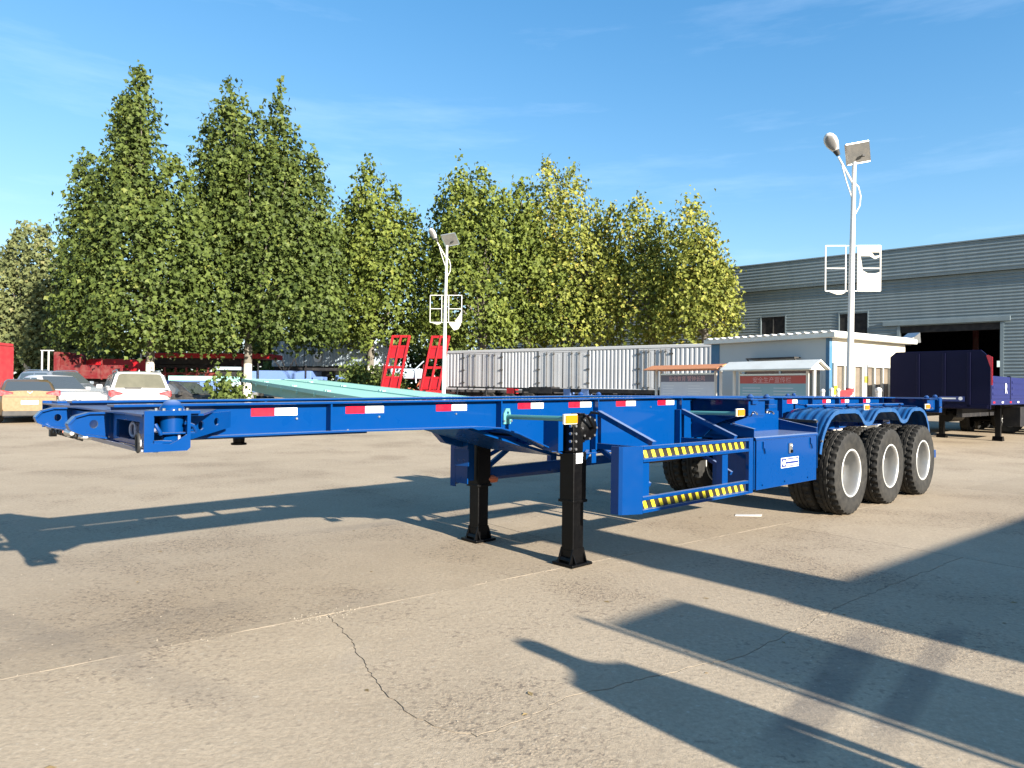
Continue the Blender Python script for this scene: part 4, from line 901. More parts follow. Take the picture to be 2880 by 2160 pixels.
# ---- mudguards: one pressed sheet over the three wheels on each side
def arc_path():
    P = [(3.63, .80), (3.655, .90), (3.71, 1.01), (3.79, 1.11), (3.90, 1.205), (4.02, 1.262), (4.15, 1.283), (4.62, 1.283), (4.74, 1.262), (4.84, 1.20), (4.92, 1.135), (5.00, 1.115), (5.10, 1.115), (5.18, 1.135), (5.26, 1.20), (5.36, 1.262), (5.46, 1.283),
         (5.92, 1.283), (6.04, 1.262), (6.14, 1.20), (6.22, 1.135), (6.30, 1.115), (6.40, 1.115), (6.48, 1.135), (6.56, 1.20), (6.66, 1.262), (6.76, 1.283), (7.02, 1.283), (7.18, 1.25), (7.30, 1.17), (7.39, 1.05), (7.44, .92), (7.46, .78)]
    return P
P_ = arc_path()
for sg in (1, -1):
    n0, n1 = .62, 1.15; vs = []; fs = []; cols = [n0 + (n1 - n0) * k / 40 for k in range(41)]
    nor = []
    for i in range(len(P_)):
        a, b_ = P_[max(i - 1, 0)], P_[min(i + 1, len(P_) - 1)]; d = Vector((b_[0] - a[0], b_[1] - a[1])).normalized(); nor.append(Vector((-d.y, d.x)))
    for (s, z), nr in zip(P_, nor):
        for k, n in enumerate(cols):
            h = .008 if (k % 8) in (3, 4, 5) and 2 < k < 38 else 0
            vs.append((s + nr.x * h, n * sg, z + nr.y * h))
    nc = len(cols)
    fs = [(i * nc + k, i * nc + k + 1, (i + 1) * nc + k + 1, (i + 1) * nc + k) for i in range(len(P_) - 1) for k in range(nc - 1)]
    fe = part('mudguard', tb().add(vs, fs), 'guardblue', smooth=True)
    so = fe.modifiers.new('sheet', 'SOLIDIFY'); so.thickness = .006
    m = tb()
    for i in range(len(P_) - 1):
        a, b_ = P_[i], P_[i + 1]; m.bar((a[0], (n1 + .005) * sg, a[1] - .02), (b_[0], (n1 + .005) * sg, b_[1] - .02), .010, .05, up=(nor[i].x, 0, nor[i].y))
    part('mudguard_lip', m, 'guardblue', fe)
    part('rubber_edge', tb().bar((3.60, .60 * sg, 1.165), (3.60, 1.13 * sg, 1.155), .05, .03), 'rubbertrim', fe)
    part('front_flap', tb().box(3.60, 3.612, *sorted((.60 * sg, 1.13 * sg)), .62, 1.15), 'blue', fe)
    part('mudguard_rail', tb().tube([(3.9, .86 * sg, 1.325), (7.2, .86 * sg, 1.325)], .02, 10), 'blue', fe, smooth=True)
    for s in (4.35, 5.05, 5.68, 6.35, 7.0):
        part('mudguard_bracket', tb().bar((s, .515 * sg, 1.335), (s, 1.12 * sg, 1.298), .05, .012).cyl((s, .9 * sg, 1.315), (0, 0, 1), .018, .05, 8), 'blue', fe)
    for s in (3.63,): part('bolt', tb().cyl((3.645, 1.165 * sg, .93), (0, 1, 0), .014, .02, 8).cyl((3.60, 1.10 * sg, 1.17), (1, 0, 0), .012, .05, 8), 'steel', fe)
part('rear_bumper', tb().box(7.70, 7.80, -1.15, 1.15, .50, .62), 'blue', bevel=.006)
for n in (.45, -.45): part('bumper_bracket', tb().bar((7.72, n, .62), (7.72, n, 1.19), .08), 'blue')
part('air_tank', tb().tube([(2.5, -.6, .72), (2.53, -.6, .72), (3.35, -.6, .72), (3.38, -.6, .72)], [.06, .14, .14, .06], 20), 'black', smooth=True)
# ================================================================== DARK BLUE DROPSIDE TRAILER ON THE RIGHT
def wheel_simple(T, x, y, r=.5, w=.28, rim='silver', axis='y', out=-1, mat='rubber'):
    prof = [(r * .55, -w / 2 + .02), (r * .72, -w / 2), (r * .93, -w / 2 + .01), (r, -w / 2 + .05), (r, w / 2 - .05), (r * .93, w / 2 - .01), (r * .72, w / 2), (r * .55, w / 2 - .02)]
    m = MB().lathe(prof, 36); o = m.build('wheel', M[mat], T, True); o.location = (x, y, r)
    rr = MB().lathe([(r * .55, w / 2 - .02), (r * .57, w / 2), (r * .50, w / 2 - .03), (r * .45, w / 2 - .12), (r * .25, w / 2 - .14), (r * .2, w / 2 - .06), (.001, w / 2 - .05)], 28).build('rim', M[rim], o, True)
    if out < 0: rr.rotation_euler = (0, 0, pi)
    return o
def dropside_trailer():
    L = Vector((11.07, 20.5)); g = rise(19.5)
    T = thing('dropside_trailer', 'dark blue dropside trailer seen from its tall headboard with violet side panels', 'trailer', (L.x + 1.25 * NX, L.y + 1.25 * NY, g), pi / 2 - TH)
    # local x along its length, y across; headboard at x = 0
    z0, z1 = 1.02, 2.62; hw = 1.25
    c = MB().prism([(-hw, z0), (hw, z0), (hw, z1 - .14), (hw - .16, z1), (-hw + .22, z1), (-hw, z1 - .24)], 0, .06, 'yz').build('headboard', M['navy'], T, bevel=.01)
    for y in (-.75, -.15, .5): MB().box(-.03, -.002, y - .04, y + .04, z0 + .05, z1 - .06).build('headboard_post', M['navy'], c, bevel=.006)
    MB().box(-.03, -.002, -hw + .05, hw - .05, z0 + .02, z0 + .12).build('headboard_rail', M['navy'], c, bevel=.006)
    m = MB().box(-.036, -.031, -.66, -.05, z0 + .20, z0 + .34); st = m.build('maker_sticker', M['stickerblue'], c)
    MB().box(-.040, -.0362, -.45, -.08, z0 + .26, z0 + .30).cyl((-.038, -.56, z0 + .28), (1, 0, 0), .05, .004, 14).build('sticker_lines', M['refwhite'], st)
    MB().prism([(-hw - .004, z1 - .50), (-hw + .10, z1 - .16), (-hw + .06, z1 - .14), (-hw - .045, z1 - .20), (-hw - .05, z1 - .95), (-hw - .01, z1 - .95)], -.02, -.001, 'yz').build('red_cord', M['refred'], c)
    Ln = 12.5; n = 6
    for sg in (-1, 1):
        for k in range(n):
            x0, x1 = .12 + k * Ln / n, .12 + (k + 1) * Ln / n - .12
            p = MB().box(x0, x1, *sorted((sg * hw, sg * (hw - .05))), 1.30, 1.92).build('side_panel', M['violet'], T, bevel=.008)
            m = MB()
            for q in range(3): m.box(x0 + .08, x1 - .08, *sorted((sg * (hw + .002), sg * (hw + .014))), 1.40 + q * .17, 1.47 + q * .17)
            m.build('rib', M['violet'], p)
            MB().box(x1 + .02, x1 + .10, *sorted((sg * hw, sg * (hw - .08))), 1.2, 1.95).build('side_post', M['navy'], T)
        MB().box(.07, Ln + .1, *sorted((sg * hw, sg * (hw - .08))), 1.14, 1.295).build('side_rail', M['violet'], T)
        for k in range(14):
            MB().box(.25 + k * .9, .45 + k * .9, *sorted((sg * (hw + .001), sg * (hw + .006))), 1.18, 1.23).build('reflective_strip', M['refwhite' if k % 2 else 'refred'], T)
    lettering('lettering', 'R', .42, M['refwhite'], T, (1.55, -hw - .02, 1.45), (pi / 2, 0, 0), .004)
    MB().box(.07, Ln + .1, -hw + .09, hw - .09, 1.24, 1.29).build('deck', M['navy'], T)
    for y in (-.45, .45): MB().box(.3, Ln, y - .07, y + .07, .78, 1.235).build('main_beam', M['dark'], T)
    for y in (-.75, .75):
        lg = MB().box(3.0, 3.15, y - .07, y + .07, .12, 1.2).build('landing_leg', M['black'], T, bevel=.006)
        xx = 3.075; MB().prism([(xx - .15, .02), (xx + .15, .02), (xx + .07, .16), (xx - .07, .16)], y - .13, y + .13, 'xz').build('foot', M['black'], lg)
    MB().tube([(3.07, -.75, .95), (3.07, .75, .95)], .02, 8).build('cross_shaft', M['black'], T)
    MB().box(3.6, 4.9, -1.2, -.75, .45, 1.05).build('tool_box', M['dark'], T, bevel=.01)
    MB().tube([(2.1, .35, .75), (3.3, .35, .75)], .18, 16).build('air_tank', M['black'], T, True)
    for k in range(3):
        for y in (-1.08, 1.08): wheel_simple(T, 7.2 + 1.31 * k, y, .52, .30, out=-1 if y < 0 else 1)
        MB().tube([(7.2 + 1.31 * k, -1, .52), (7.2 + 1.31 * k, 1, .52)], .07, 10).build('axle', M['black'], T)
dropside_trailer()
# a tractor unit parked behind it, only its wheels and chassis show through
p = at(2760, 1205, 24.5); g = rise(24.5)
T = thing('flatbed_truck', 'dark truck chassis parked behind the blue dropside trailer', 'truck', (p.x - 1.5, 25.6, g), radians(-8))
MB().box(-3.5, 3.5, -.5, .5, .75, 1.05).build('chassis', M['dark'], T); MB().box(-3.6, 3.4, -1.2, 1.2, 1.06, 1.2).build('deck', M['navy'], T)
for x in (-2.6, -1.3, 2.4):
    for y in (-1.05, 1.05): wheel_simple(T, x, y, .5, .3)

# ================================================================== LONG GREY BOX TRAILER
def box_trailer():
    A, B = Vector((-3.80, 40.0)), Vector((8.9, 31.2)); d = B - A; Ln = d.length; g = rise(36)
    T = thing('box_trailer', 'long grey corrugated box trailer with three pairs of side doors', 'trailer', (A.x, A.y, g), atan2(d.y, d.x))
    z0, z1 = 1.05, 3.62 - g
    def panel(name, a, b, y, z0_, z1_, pitch=.20, dep=.022):
        n = max(1, int((b - a) / pitch)); p = (b - a) / n; pr = []
        for k in range(n): x = a + k * p; pr += [(x, y), (x + p * .38, y), (x + p * .5, y + dep), (x + p * .88, y + dep)]
        pr.append((b, y)); m = len(pr)
        return MB().add([(x, yy, z0_) for x, yy in pr] + [(x, yy, z1_) for x, yy in pr], [(i, i + 1, i + 1 + m, i + m) for i in range(m - 1)]).build(name, M['boxgrey'], T, recalc=False)
    def bx(u):
        r = at(u, 1000, 1.0).x; return (A.x - r * A.y) / (r * d.y / Ln - d.x / Ln)
    doors = [(bx(1303), bx(1412)), (bx(1514), bx(1656)), (bx(1795), bx(1890))]
    x = .1
    for a, b in doors + [(Ln - .1, None)]:
        panel('side_panel', x, a, 0, z0 + .13, z1 - .13); x = b
    for i, (a, b) in enumerate(doors):
        MB().box(a + .001, b - .001, -.01, .04, z1 - .22, z1 - .135).build('door_lintel', M['boxgrey'], T)
        for k in range(2):
            x0 = a + .03 + k * (b - a) / 2; x1 = x0 + (b - a) / 2 - .05
            dr = MB().box(x0, x1, .0, .03, z0 + .14, z1 - .23).build('door', M['boxgrey'], T, bevel=.006)
            m = MB()
            for q in range(3): xx = x0 + (x1 - x0) * (q + .5) / 3; m.box(xx - .05, xx + .05, -.007, -.001, z0 + .2, z1 - .3)
            m.build('door_rib', M['boxgrey'], dr)
            for q in (.35, .65):
                xx = x0 + (x1 - x0) * q; lb = MB().tube([(xx, -.045, z0 + .05), (xx, -.045, z1 - .18)], .018, 6)
                for z in (z0 + .2, z1 - .3): lb.box(xx - .05, xx + .05, -.06, -.02, z - .03, z + .03)
                lb.build('lock_rod', M['steelrod'], dr)
            xx = x0 if k == 0 else x1; m = MB()
            for q in range(3): z = z0 + .4 + q * (z1 - z0 - .8) / 2; m.box(xx - .10, xx + .10, -.05, -.02, z - .035, z + .035)
            m.build('hinge', M['steelrod'], dr)
        MB().box(a - .03, a + .03, -.02, .01, z0 + .14, z1 - .14).box(b - .03, b + .01, -.02, .01, z0 + .14, z1 - .14).box((a + b) / 2 - .012, (a + b) / 2 + .012, -.006, .0, z0 + .14, z1 - .23).build('door_seal', M['rubbertrim'], T)
    MB().box(0, Ln, -.03, .05, z1 - .13, z1).build('top_rail', M['boxgrey'], T, bevel=.01); MB().box(0, Ln, -.03, .05, z0, z0 + .13).build('bottom_rail', M['boxgrey'], T, bevel=.01)
    for x in (0.0, Ln - .1): MB().box(x, x + .1, -.02, .08, z0 + .131, z1 - .131).build('corner_post', M['boxgrey'], T)
    MB().box(0, Ln, .06, 2.45, z1 - .05, z1 + .02).build('roof', M['roofsheet'], T); MB().box(0, Ln, 2.46, 2.5, z0, z1).build('far_side', M['boxgrey'], T)
    MB().box(0, .04, .09, 2.45, z0, z1 - .06).build('front_wall', M['boxgrey'], T); MB().box(Ln - .04, Ln, .09, 2.45, z0, z1 - .06).build('rear_wall', M['boxgrey'], T)
    for y in (.7, 1.7): MB().box(.2, Ln - .2, y - .07, y + .07, z0 - .35, z0 - .01).build('main_beam', M['dark'], T)
    for k in range(3):
        for y in (.2, 2.3): wheel_simple(T, 3 + 1.3 * k, y, .5, .3)
    for y in (.5, 1.9): MB().box(Ln - 3.2, Ln - 3.05, y - .07, y + .07, 0.02, z0 - .01).build('landing_leg', M['black'], T)
M['steelrod'] = paint('dull rods', (0.06, 0.06, 0.058), 0.5, metal=0.3, dirt=0.4)
box_trailer()

# black frame trailer in front of it
p0, p1 = at(1262, 1088, 31.0), at(1843, 1101, 24.5); d = p1 - p0; g = rise(27)
T = thing('frame_trailer', 'low black skeletal trailer frame in front of the grey box trailer', 'trailer', (p0.x, p0.y, g), atan2(d.y, d.x)); Ln = Vector((d.x, d.y)).length
za, zb_ = p0.z - g, p1.z - g
for y in (0, 1.0):
    MB().bar((0, y, za), (Ln * .42, y, za + (zb_ - za) * .42), .06, .06).build('front_rail', M['dark'], T)
    MB().bar((Ln * .42, y, za + (zb_ - za) * .42 - .05), (Ln, y, zb_ - .02), .10, .14).build('main_beam', M['dark'], T)
    MB().bar((0, y, za - .42), (Ln * .42, y, za - .42), .08, .08).build('lower_rail', M['dark'], T)
for k in range(11): MB().box(Ln * k / 11, Ln * k / 11 + .06, .06, .95, za - .22, za - .12).build('cross_member', M['dark'], T)
for x in (.5, 2.2, 4.2): MB().box(x, x + .05, -.02, .02, za - .40, za - .03).build('upright', M['dark'], T)
MB().box(Ln * .45, Ln * .56, -.06, .5, za - .22, za + .03).build('control_box', M['dark'], T)
MB().box(3.4, 3.75, -.05, .3, za - .25, za - .02).build('red_box', M['red'], T)
for x, mt in ((Ln * .62, 'hazy'), (Ln * .7, 'hazy')): MB().box(x, x + .3, -.1, .2, .6, za - .05).build('pale_bracket', M[mt], T)
for x in (4.5, 5.8):
    for y in (-.35, 1.3): wheel_simple(T, x, y, .48, .28)
for x in (.6, Ln - .5): MB().box(x, x + .12, .4, .52, 0.01, za - .1).build('landing_leg', M['black'], T)

# ================================================================== PALE GREEN FLATBEDS
def teal_trailer(L0, L1, wdt, off, label):
    # L0 near end, L1 far end of the near edge; laid side by side
    d = Vector((L1[0] - L0[0], L1[1] - L0[1])); Ln = d.length; e = d.normalized(); r = Vector((-e.y, e.x)); r = -r if r.x < 0 else r
    o = Vector((L0[0], L0[1])) + r * off; g = rise(o.y)
    T = thing('flatbed_trailer', label, 'trailer', (o.x, o.y, g), atan2(e.y, e.x), 'pale green flatbed trailers')
    za, zb2 = L0[2] - g, L1[2] - g; sgn = -1                       # its width runs towards local -y
    def z(x): return za + (zb2 - za) * x / Ln
    def sl(name, x0, x1, y0, y1, h0, h1, mat, par=T, bev=.005):
        vs = [(x, y, z(x) + h) for h in (h0, h1) for y in (y0, y1) for x in (x0, x1)]
        return MB().add(vs, [(0, 2, 3, 1), (4, 5, 7, 6), (0, 1, 5, 4), (2, 6, 7, 3), (0, 4, 6, 2), (1, 3, 7, 5)]).build(name, M[mat], par, bevel=bev)
    n = 9
    for k in range(n): sl('deck_panel', Ln * k / n + .003, Ln * (k + 1) / n - .003, -wdt + .05, -.05, -.03, 0, 'teal', bev=0)
    for y0, y1 in ((-.049, 0), (-wdt, -wdt + .049)): sl('side_rail', 0, Ln, y0, y1, -.16, .01, 'teal')
    sl('end_rail', Ln, Ln + .06, -wdt, 0, -.16, .01, 'teal')
    for y in (-.55, -wdt + .55): sl('main_beam', .2, Ln - .1, y - .06, y + .06, -.65, -.031, 'teal')
    for k in range(16): x = .5 + k * (Ln - 1) / 15; sl('outrigger', x - .03, x + .03, -.50, -.05, -.15, -.035, 'teal', bev=0)
    for k in range(8):
        x = 1 + k * (Ln - 2) / 7; sl('rope_hook', x - .02, x + .02, .001, .05, -.26, -.10, 'teal', bev=0)
    for x in (Ln * .26, Ln * .5, Ln * .76): sl('lock_block', x - .08, x + .08, -.30, -.16, .001, .05, 'teal'); sl('lock_block', x + .2, x + .36, -.30, -.16, .001, .05, 'teal')
    for k in range(3):
        for y in (-.2, -wdt + .2): wheel_simple(T, Ln - 5.5 + k * 1.3, y, .45, .28)
    for y in (-.5, -wdt + .5): MB().box(Ln * .3, Ln * .3 + .14, y - .07, y + .07, 0.0, z(Ln * .3) - .4).build('landing_leg', M['black'], T)
n0_, f0_ = at(1010, 1117, 23.0), at(680, 1066, 38.0); ee = (f0_ - n0_); n0_ = n0_ - ee * .06
teal_trailer(n0_, f0_, 2.12, 0, 'pale green flatbed trailer, nearer of the two beside each other behind the blue trailer')
teal_trailer(n0_ + Vector((0, 0, .02)), f0_ + Vector((0, 0, .02)), 2.12, 2.2, 'pale green flatbed trailer, farther of the two beside each other behind the blue trailer')

# ================================================================== UPRIGHT RED LOADING RAMPS
def ramp(u, label):
    p = at(u, 1085, 36.5); top = 3.75
    T = thing('loading_ramp', label, 'ramp', (p.x, 36.5, rise(36.5) + .5), radians(-12), 'upright red loading ramps')
    W, H_, lean = .92, 3.35, .55
    def q(x, z): return (x + lean * z / H_, .12 * z, z)
    for x in (0, W / 2, W): MB().bar(q(x, 0), q(x, H_), .085 if x != W / 2 else .07, .16, up=(0, 1, 0)).build('rail', M['red'], T, bevel=.008)
    for k in range(7): z = .05 + k * (H_ - .1) / 6; MB().bar(q(.04, z), q(W - .04, z), .13, .06, up=(0, 1, 0)).build('rung', M['red'], T, bevel=.008)
    for k in (1, 4): z = .05 + k * (H_ - .1) / 6; a, b, c, d = q(.05, z), q(W - .05, z), q(W - .05, z + .52), q(.05, z + .52); MB().add([a, b, c, d] + [(v[0], v[1] + .02, v[2]) for v in (a, b, c, d)], [(0, 1, 2, 3), (4, 5, 6, 7), (0, 1, 5, 4), (1, 2, 6, 5), (2, 3, 7, 6), (3, 0, 4, 7)]).build('plate', M['red'], T)
    MB().bar(q(-.02, 0), q(-.02 - .12, H_ * .55), .05, .1, up=(0, 1, 0)).build('stay', M['darkred'], T)
ramp(1068, 'upright red ladder ramp, left of two leaning side by side'); ramp(1180, 'upright red ladder ramp, right of two leaning, next to the distant lamp pole')
# the low red bed they belong to
p = at(1060, 1095, 38); T = thing('lowbed_trailer', 'red low loader bed behind the upright ramps', 'trailer', (p.x - .6, 37.3, rise(38)), radians(-12))
MB().box(-.4, 3.2, 0, 9, .75, .95).build('deck', M['red'], T); MB().box(.3, .45, .1, 8.5, .4, .74).box(2.3, 2.45, .1, 8.5, .4, .74).build('main_beam', M['darkred'], T)
for y in (1.5, 2.8, 4.1):
    for x in (-.1, 2.9): o = wheel_simple(T, x, y, .42, .28); o.rotation_euler = (0, 0, pi / 2)
# white frame bundle between the ramps
p = at(1140, 1040, 41); T = thing('frame_stack', 'jumble of white and orange steel frames between the red ramps', 'frames', (p.x, 41.2, rise(41)), 0)
r = random.Random(3)
for k in range(26):
    a = (r.uniform(-1.0, 1.2), r.uniform(-.3, .5), r.uniform(.2, 2.4)); b = (a[0] + r.uniform(-.5, .5), a[1] + r.uniform(-.3, .3), min(2.6, max(.05, a[2] + r.uniform(-.8, .5))))
    MB().bar(a, b, .07, .06).build('frame_bar', M['boxblue' if a[2] > 1.2 else 'orange'], T)
MB().box(-.9, 1.0, -.1, .8, 1.55, 2.15).build('white_bundle', M['boxblue'], T, bevel=.08)
MB().box(-.8, -.7, 0, .1, 0, 1.5).box(.8, .9, 0, .1, 0, 1.5).build('stand', M['darkred'], T)

# ================================================================== CARS
def car(name, label, cat, x, y, rz, Ln, W, Hh, body, hood, tail, suv, glass='glass', group='cars parked at the left edge of the yard'):
    """local x forward; profile given by stations"""
    T = thing(name, label, cat, (x, y, rise(y)), rz, group)
    h = Ln / 2; gc = .20; belt = Hh * (.66 if suv else .62)
    def top(t):                     # height of the lower body along its length, t from -1 tail to 1 nose
        if t > .35: return belt - (t - .35) / .65 * (belt - hood)
        if t < -.80: return belt - ((-t - .80) / .20) ** 2 * (belt - tail) * (0.6 if suv else 1)
        return belt + .02
    st = [-1, -.985, -.94, -.86, -.76, -.6, -.45, -.3, -.1, .1, .3, .45, .6, .75, .88, .95, .985, 1]
    vs = []; nn_ = 0
    for t in st:
        end = max(0, (abs(t) - .8) / .2); hw = W / 2 * (1 - .16 * end ** 2.5); zt = top(t) - (.05 * max(0, (abs(t) - .94) / .06)); zb = gc + .14 * end
        yb = hw * .90
        sec = [(-yb, zb), (-hw * .985, zb + .12), (-hw, (zb + zt) / 2), (-hw * .985, zt - .16), (-hw * .94, zt - .04), (-hw * .80, zt), (-hw * .4, zt + .025), (0, zt + .03), (hw * .4, zt + .025), (hw * .80, zt), (hw * .94, zt - .04), (hw * .985, zt - .16), (hw, (zb + zt) / 2), (hw * .985, zb + .12), (yb, zb)]
        xx = t * h
        nn_ = len(sec); vs += [(xx, a, b) for a, b in sec]
    fs = [(i * nn_ + k, i * nn_ + (k + 1) % nn_, (i + 1) * nn_ + (k + 1) % nn_, (i + 1) * nn_ + k) for i in range(len(st) - 1) for k in range(nn_)]
    fs += [tuple(range(nn_))[::-1], tuple(range((len(st) - 1) * nn_, len(st) * nn_))]
    bd = MB().add(vs, fs).build('body', M[body], T, smooth=True)
    # cabin
    x0 = -.93 * h if suv else -.72 * h; x1 = -.80 * h if suv else -.40 * h; x2 = .08 * h; x3 = .42 * h
    cab = []; cst = [(x0, belt - .02, belt), (x0 + (x1 - x0) * .5, belt - .02, belt + (Hh - .05 - belt) * .5), (x1, belt - .02, Hh - .05), (x1 + .25, belt - .02, Hh - .01), ((x1 + x2) / 2, belt - .02, Hh), (x2, belt - .02, Hh - .03), ((x2 + x3) / 2, belt - .02, belt + (Hh - .03 - belt) * .5), (x3, belt - .02, belt + .01)]
    for xx, a, b in cst:
        k = (b - belt) / (Hh - belt); wb = W / 2 * .93; wt_ = wb - (wb - W / 2 * .72) * max(k, 0)
        cab += [(xx, -wb, a), (xx, -(wt_ + .02), max(a, b - .07)), (xx, -wt_ * .9, b), (xx, 0, b + .02), (xx, wt_ * .9, b), (xx, wt_ + .02, max(a, b - .07)), (xx, wb, a)]
    fs = [(i * 7 + k, i * 7 + k + 1, (i + 1) * 7 + k + 1, (i + 1) * 7 + k) for i in range(len(cst) - 1) for k in range(6)]
    MB().add(cab, fs).build('roof', M[body], T, smooth=True)
    # windows, each a thin pane standing proud of the cabin
    def pane(nm, pts, mt, off): 
        n = len(pts); a = [Vector(p) for p in pts]; off = Vector(off)
        MB().add([p + off for p in a] + [p + off * .2 for p in a], [tuple(range(n)), tuple(range(n, 2 * n))] + [(i, (i + 1) % n, (i + 1) % n + n, i + n) for i in range(n)]).build(nm, M[mt], T)
    k0, k1 = .10, .84
    def rp(f, yy): zz = belt + (Hh - .05 - belt) * f; return (x0 + (x1 - x0) * f, yy, zz)
    wb, wt_ = W / 2 * .80, W / 2 * .64
    pane('rear_window', [rp(k0, -wb), rp(k0, wb), rp(k1, wt_ + .02), rp(k1 + .06, wt_ - .08), rp(k1 + .06, -wt_ + .08), rp(k1, -wt_ - .02)], glass, (-.022, 0, .02))
    def wp(f, yy): zz = belt + .01 + (Hh - .04 - belt) * f; return (x3 + (x2 - x3) * f, yy, zz)
    pane('windscreen', [wp(.08, -wb), wp(.08, wb), wp(.92, wt_), wp(.92, -wt_)], 'glass', (.03, 0, .03))
    for sg in (-1, 1):
        ya = W / 2 * .93; yt = W / 2 * .775
        def sp(x_, f): return (x_, sg * (ya + (yt - ya) * f), belt + (Hh - belt) * f)
        xm = (x1 + x2) / 2 + .1
        o_ = (0, sg * .014, .008)
        xb = x0 + .35 if suv else x0 + .45; xt = x1 + .1
        pane('side_window', [sp(xb, .10), sp(xm - .05, .10), sp(xm - .05, .80), sp(xt + .05, .80)], 'glass', o_)
        pane('side_window', [sp(xm + .05, .10), sp(x3 - .35, .10), sp(x2 - .02, .80), sp(xm + .05, .80)], 'glass', o_)
        ym = sg * (W / 2 + .09); MB().box(x3 - .42, x3 - .30, *sorted((ym - sg * .11, ym + sg * .08)), belt + .02, belt + .17).build('mirror', M[body], T, bevel=.03)
    # lights, bumper, plate
    for sg in (-1, 1):
        y0, y1 = sg * W / 2 * .93, sg * W / 2 * (.50 if not suv else .56)
        zt = tail if not suv else belt - .02; xr = -h - .012
        MB().add([(-h + .16, sg * W / 2 * 0.985, zt - .02), (xr + .025, y0, zt), (xr, y1, zt - .08), (xr, y1 + sg * .02, zt - .13), (xr + .01, y0, zt - .20), (-h + .14, sg * W / 2 * .99, zt - .16),
                  (-h + .2, sg * W / 2 * .9, zt - .02), (-h + .1, y0, zt), (-h + .1, y1, zt - .08), (-h + .1, y1, zt - .13), (-h + .1, y0, zt - .20), (-h + .2, sg * W / 2 * .9, zt - .16)],
                 [(0, 1, 4, 5), (1, 2, 3, 4), (6, 7, 10, 11), (7, 8, 9, 10), (0, 1, 7, 6), (1, 2, 8, 7), (2, 3, 9, 8), (3, 4, 10, 9), (4, 5, 11, 10), (5, 0, 6, 11)]).build('tail_light', M['tail'], T)
        hl = MB().add([(h - .01, sg * W / 2 * .55, hood - .12), (h - .14, sg * W / 2 * .90, hood - .06), (h - .16, sg * W / 2 * .92, hood - .2), (h + .0, sg * W / 2 * .60, hood - .22),
                       (h - .2, sg * W / 2 * .5, hood - .12), (h - .3, sg * W / 2 * .85, hood - .06), (h - .3, sg * W / 2 * .85, hood - .2), (h - .2, sg * W / 2 * .5, hood - .22)],
                      [(0, 1, 2, 3), (4, 5, 6, 7), (0, 1, 5, 4), (1, 2, 6, 5), (2, 3, 7, 6), (3, 0, 4, 7)]).build('headlight', M['steel'], T)
    MB().box(-h - .015, -h + .1, -.24, .24, .80 if suv else .62, .93 if suv else .75).build('number_plate', M['plate'], T)
    MB().box(-h - .02, -h + .25, -W / 2 * .84, W / 2 * .84, .22, .40).build('rear_bumper', M['rubbertrim'], T, bevel=.03)
    MB().box(h - .25, h + .02, -W / 2 * .82, W / 2 * .82, .22, .36).build('front_bumper', M['rubbertrim'], T, bevel=.03)
    MB().box(-h - .006, -h + .02, -W / 2 * .80, W / 2 * .80, tail - .24, tail - .225).build('boot_seam', M['rubbertrim'], T)
    if not suv or name == 'saloon_car':
        e = MB()
        for sg in (-1, 1): e.bar((-h - .018, sg * .075, tail - .045), (-h - .022, 0, tail - .115), .016, .012)
        e.build('chrome_emblem', M['steel'], T)
    if suv:
        for sg in (-1, 1): MB().tube([(x1 + .15, sg * W / 2 * .68, Hh - .03), (x1 + .4, sg * W / 2 * .68, Hh + .04), (x2 - .2, sg * W / 2 * .68, Hh + .03), (x2, sg * W / 2 * .68, Hh - .03)], .02, 8).build('roof_rail', M['steel'], T, True)
        MB().add([(x1 + .2, -.015, Hh), (x1 + .42, -.015, Hh), (x1 + .22, 0, Hh + .07), (x1 + .2, .015, Hh), (x1 + .42, .015, Hh)], [(0, 1, 2), (3, 4, 2), (0, 3, 2), (1, 4, 2)]).build('aerial_fin', M[body], T)
        MB().box(x0 - .05, x0 + .02, -.02, .45, belt + .05, belt + .075).build('rear_wiper', M['rubbertrim'], T)
    for xx in (-.60 * h, .62 * h):
        for yy in (-W / 2 + .10, W / 2 - .10): wheel_simple(T, xx, yy, .34, .22, out=-1 if yy < 0 else 1)
        for sg in (-1, 1):
            MB().cyl((xx, sg * (W / 2 - .06), .35), (0, 1, 0), .385, .135, 24).build('wheel_arch', M['dark'], T)
    return T
def facing(u, Y, dx=0): p = at(u, 1100, Y); return p.x + dx, Y
cx, cy = facing(31, 24.6); car('saloon_car', 'champagne gold saloon seen from behind at the left edge', 'car', cx, cy + .8, radians(127), 4.5, 1.80, 1.47, 'gold', .92, 1.10, False)
cx, cy = facing(396, 24.4); car('estate_car', 'white sport utility car seen from behind, right of the parked row', 'car', cx - .25, cy, radians(124), 4.5, 1.84, 1.78, 'carwhite', 1.05, 1.12, True, 'glasspale')
cx, cy = facing(248, 26.6); cx -= 2.1; cy += 1.25; car('hatchback_car', 'white car half hidden behind the gold saloon, nose pointing right', 'car', cx, cy, radians(-30), 4.5, 1.8, 1.62, 'carwhite', .98, 1.1, False)
cx, cy = facing(262, 30.6); cx -= 2.1; cy += 1.1; car('silver_car', 'silver sport utility car parked behind the white car, nose pointing right', 'car', cx, cy, radians(-26), 4.6, 1.84, 1.78, 'carsilver', 1.08, 1.15, True)
cx, cy = facing(540, 27.5); car('dark_car', 'black car with only its roof showing above the blue trailer', 'car', cx - .4, cy, radians(-8), 4.5, 1.8, 1.42, 'rubbertrim', .9, 1.0, False)

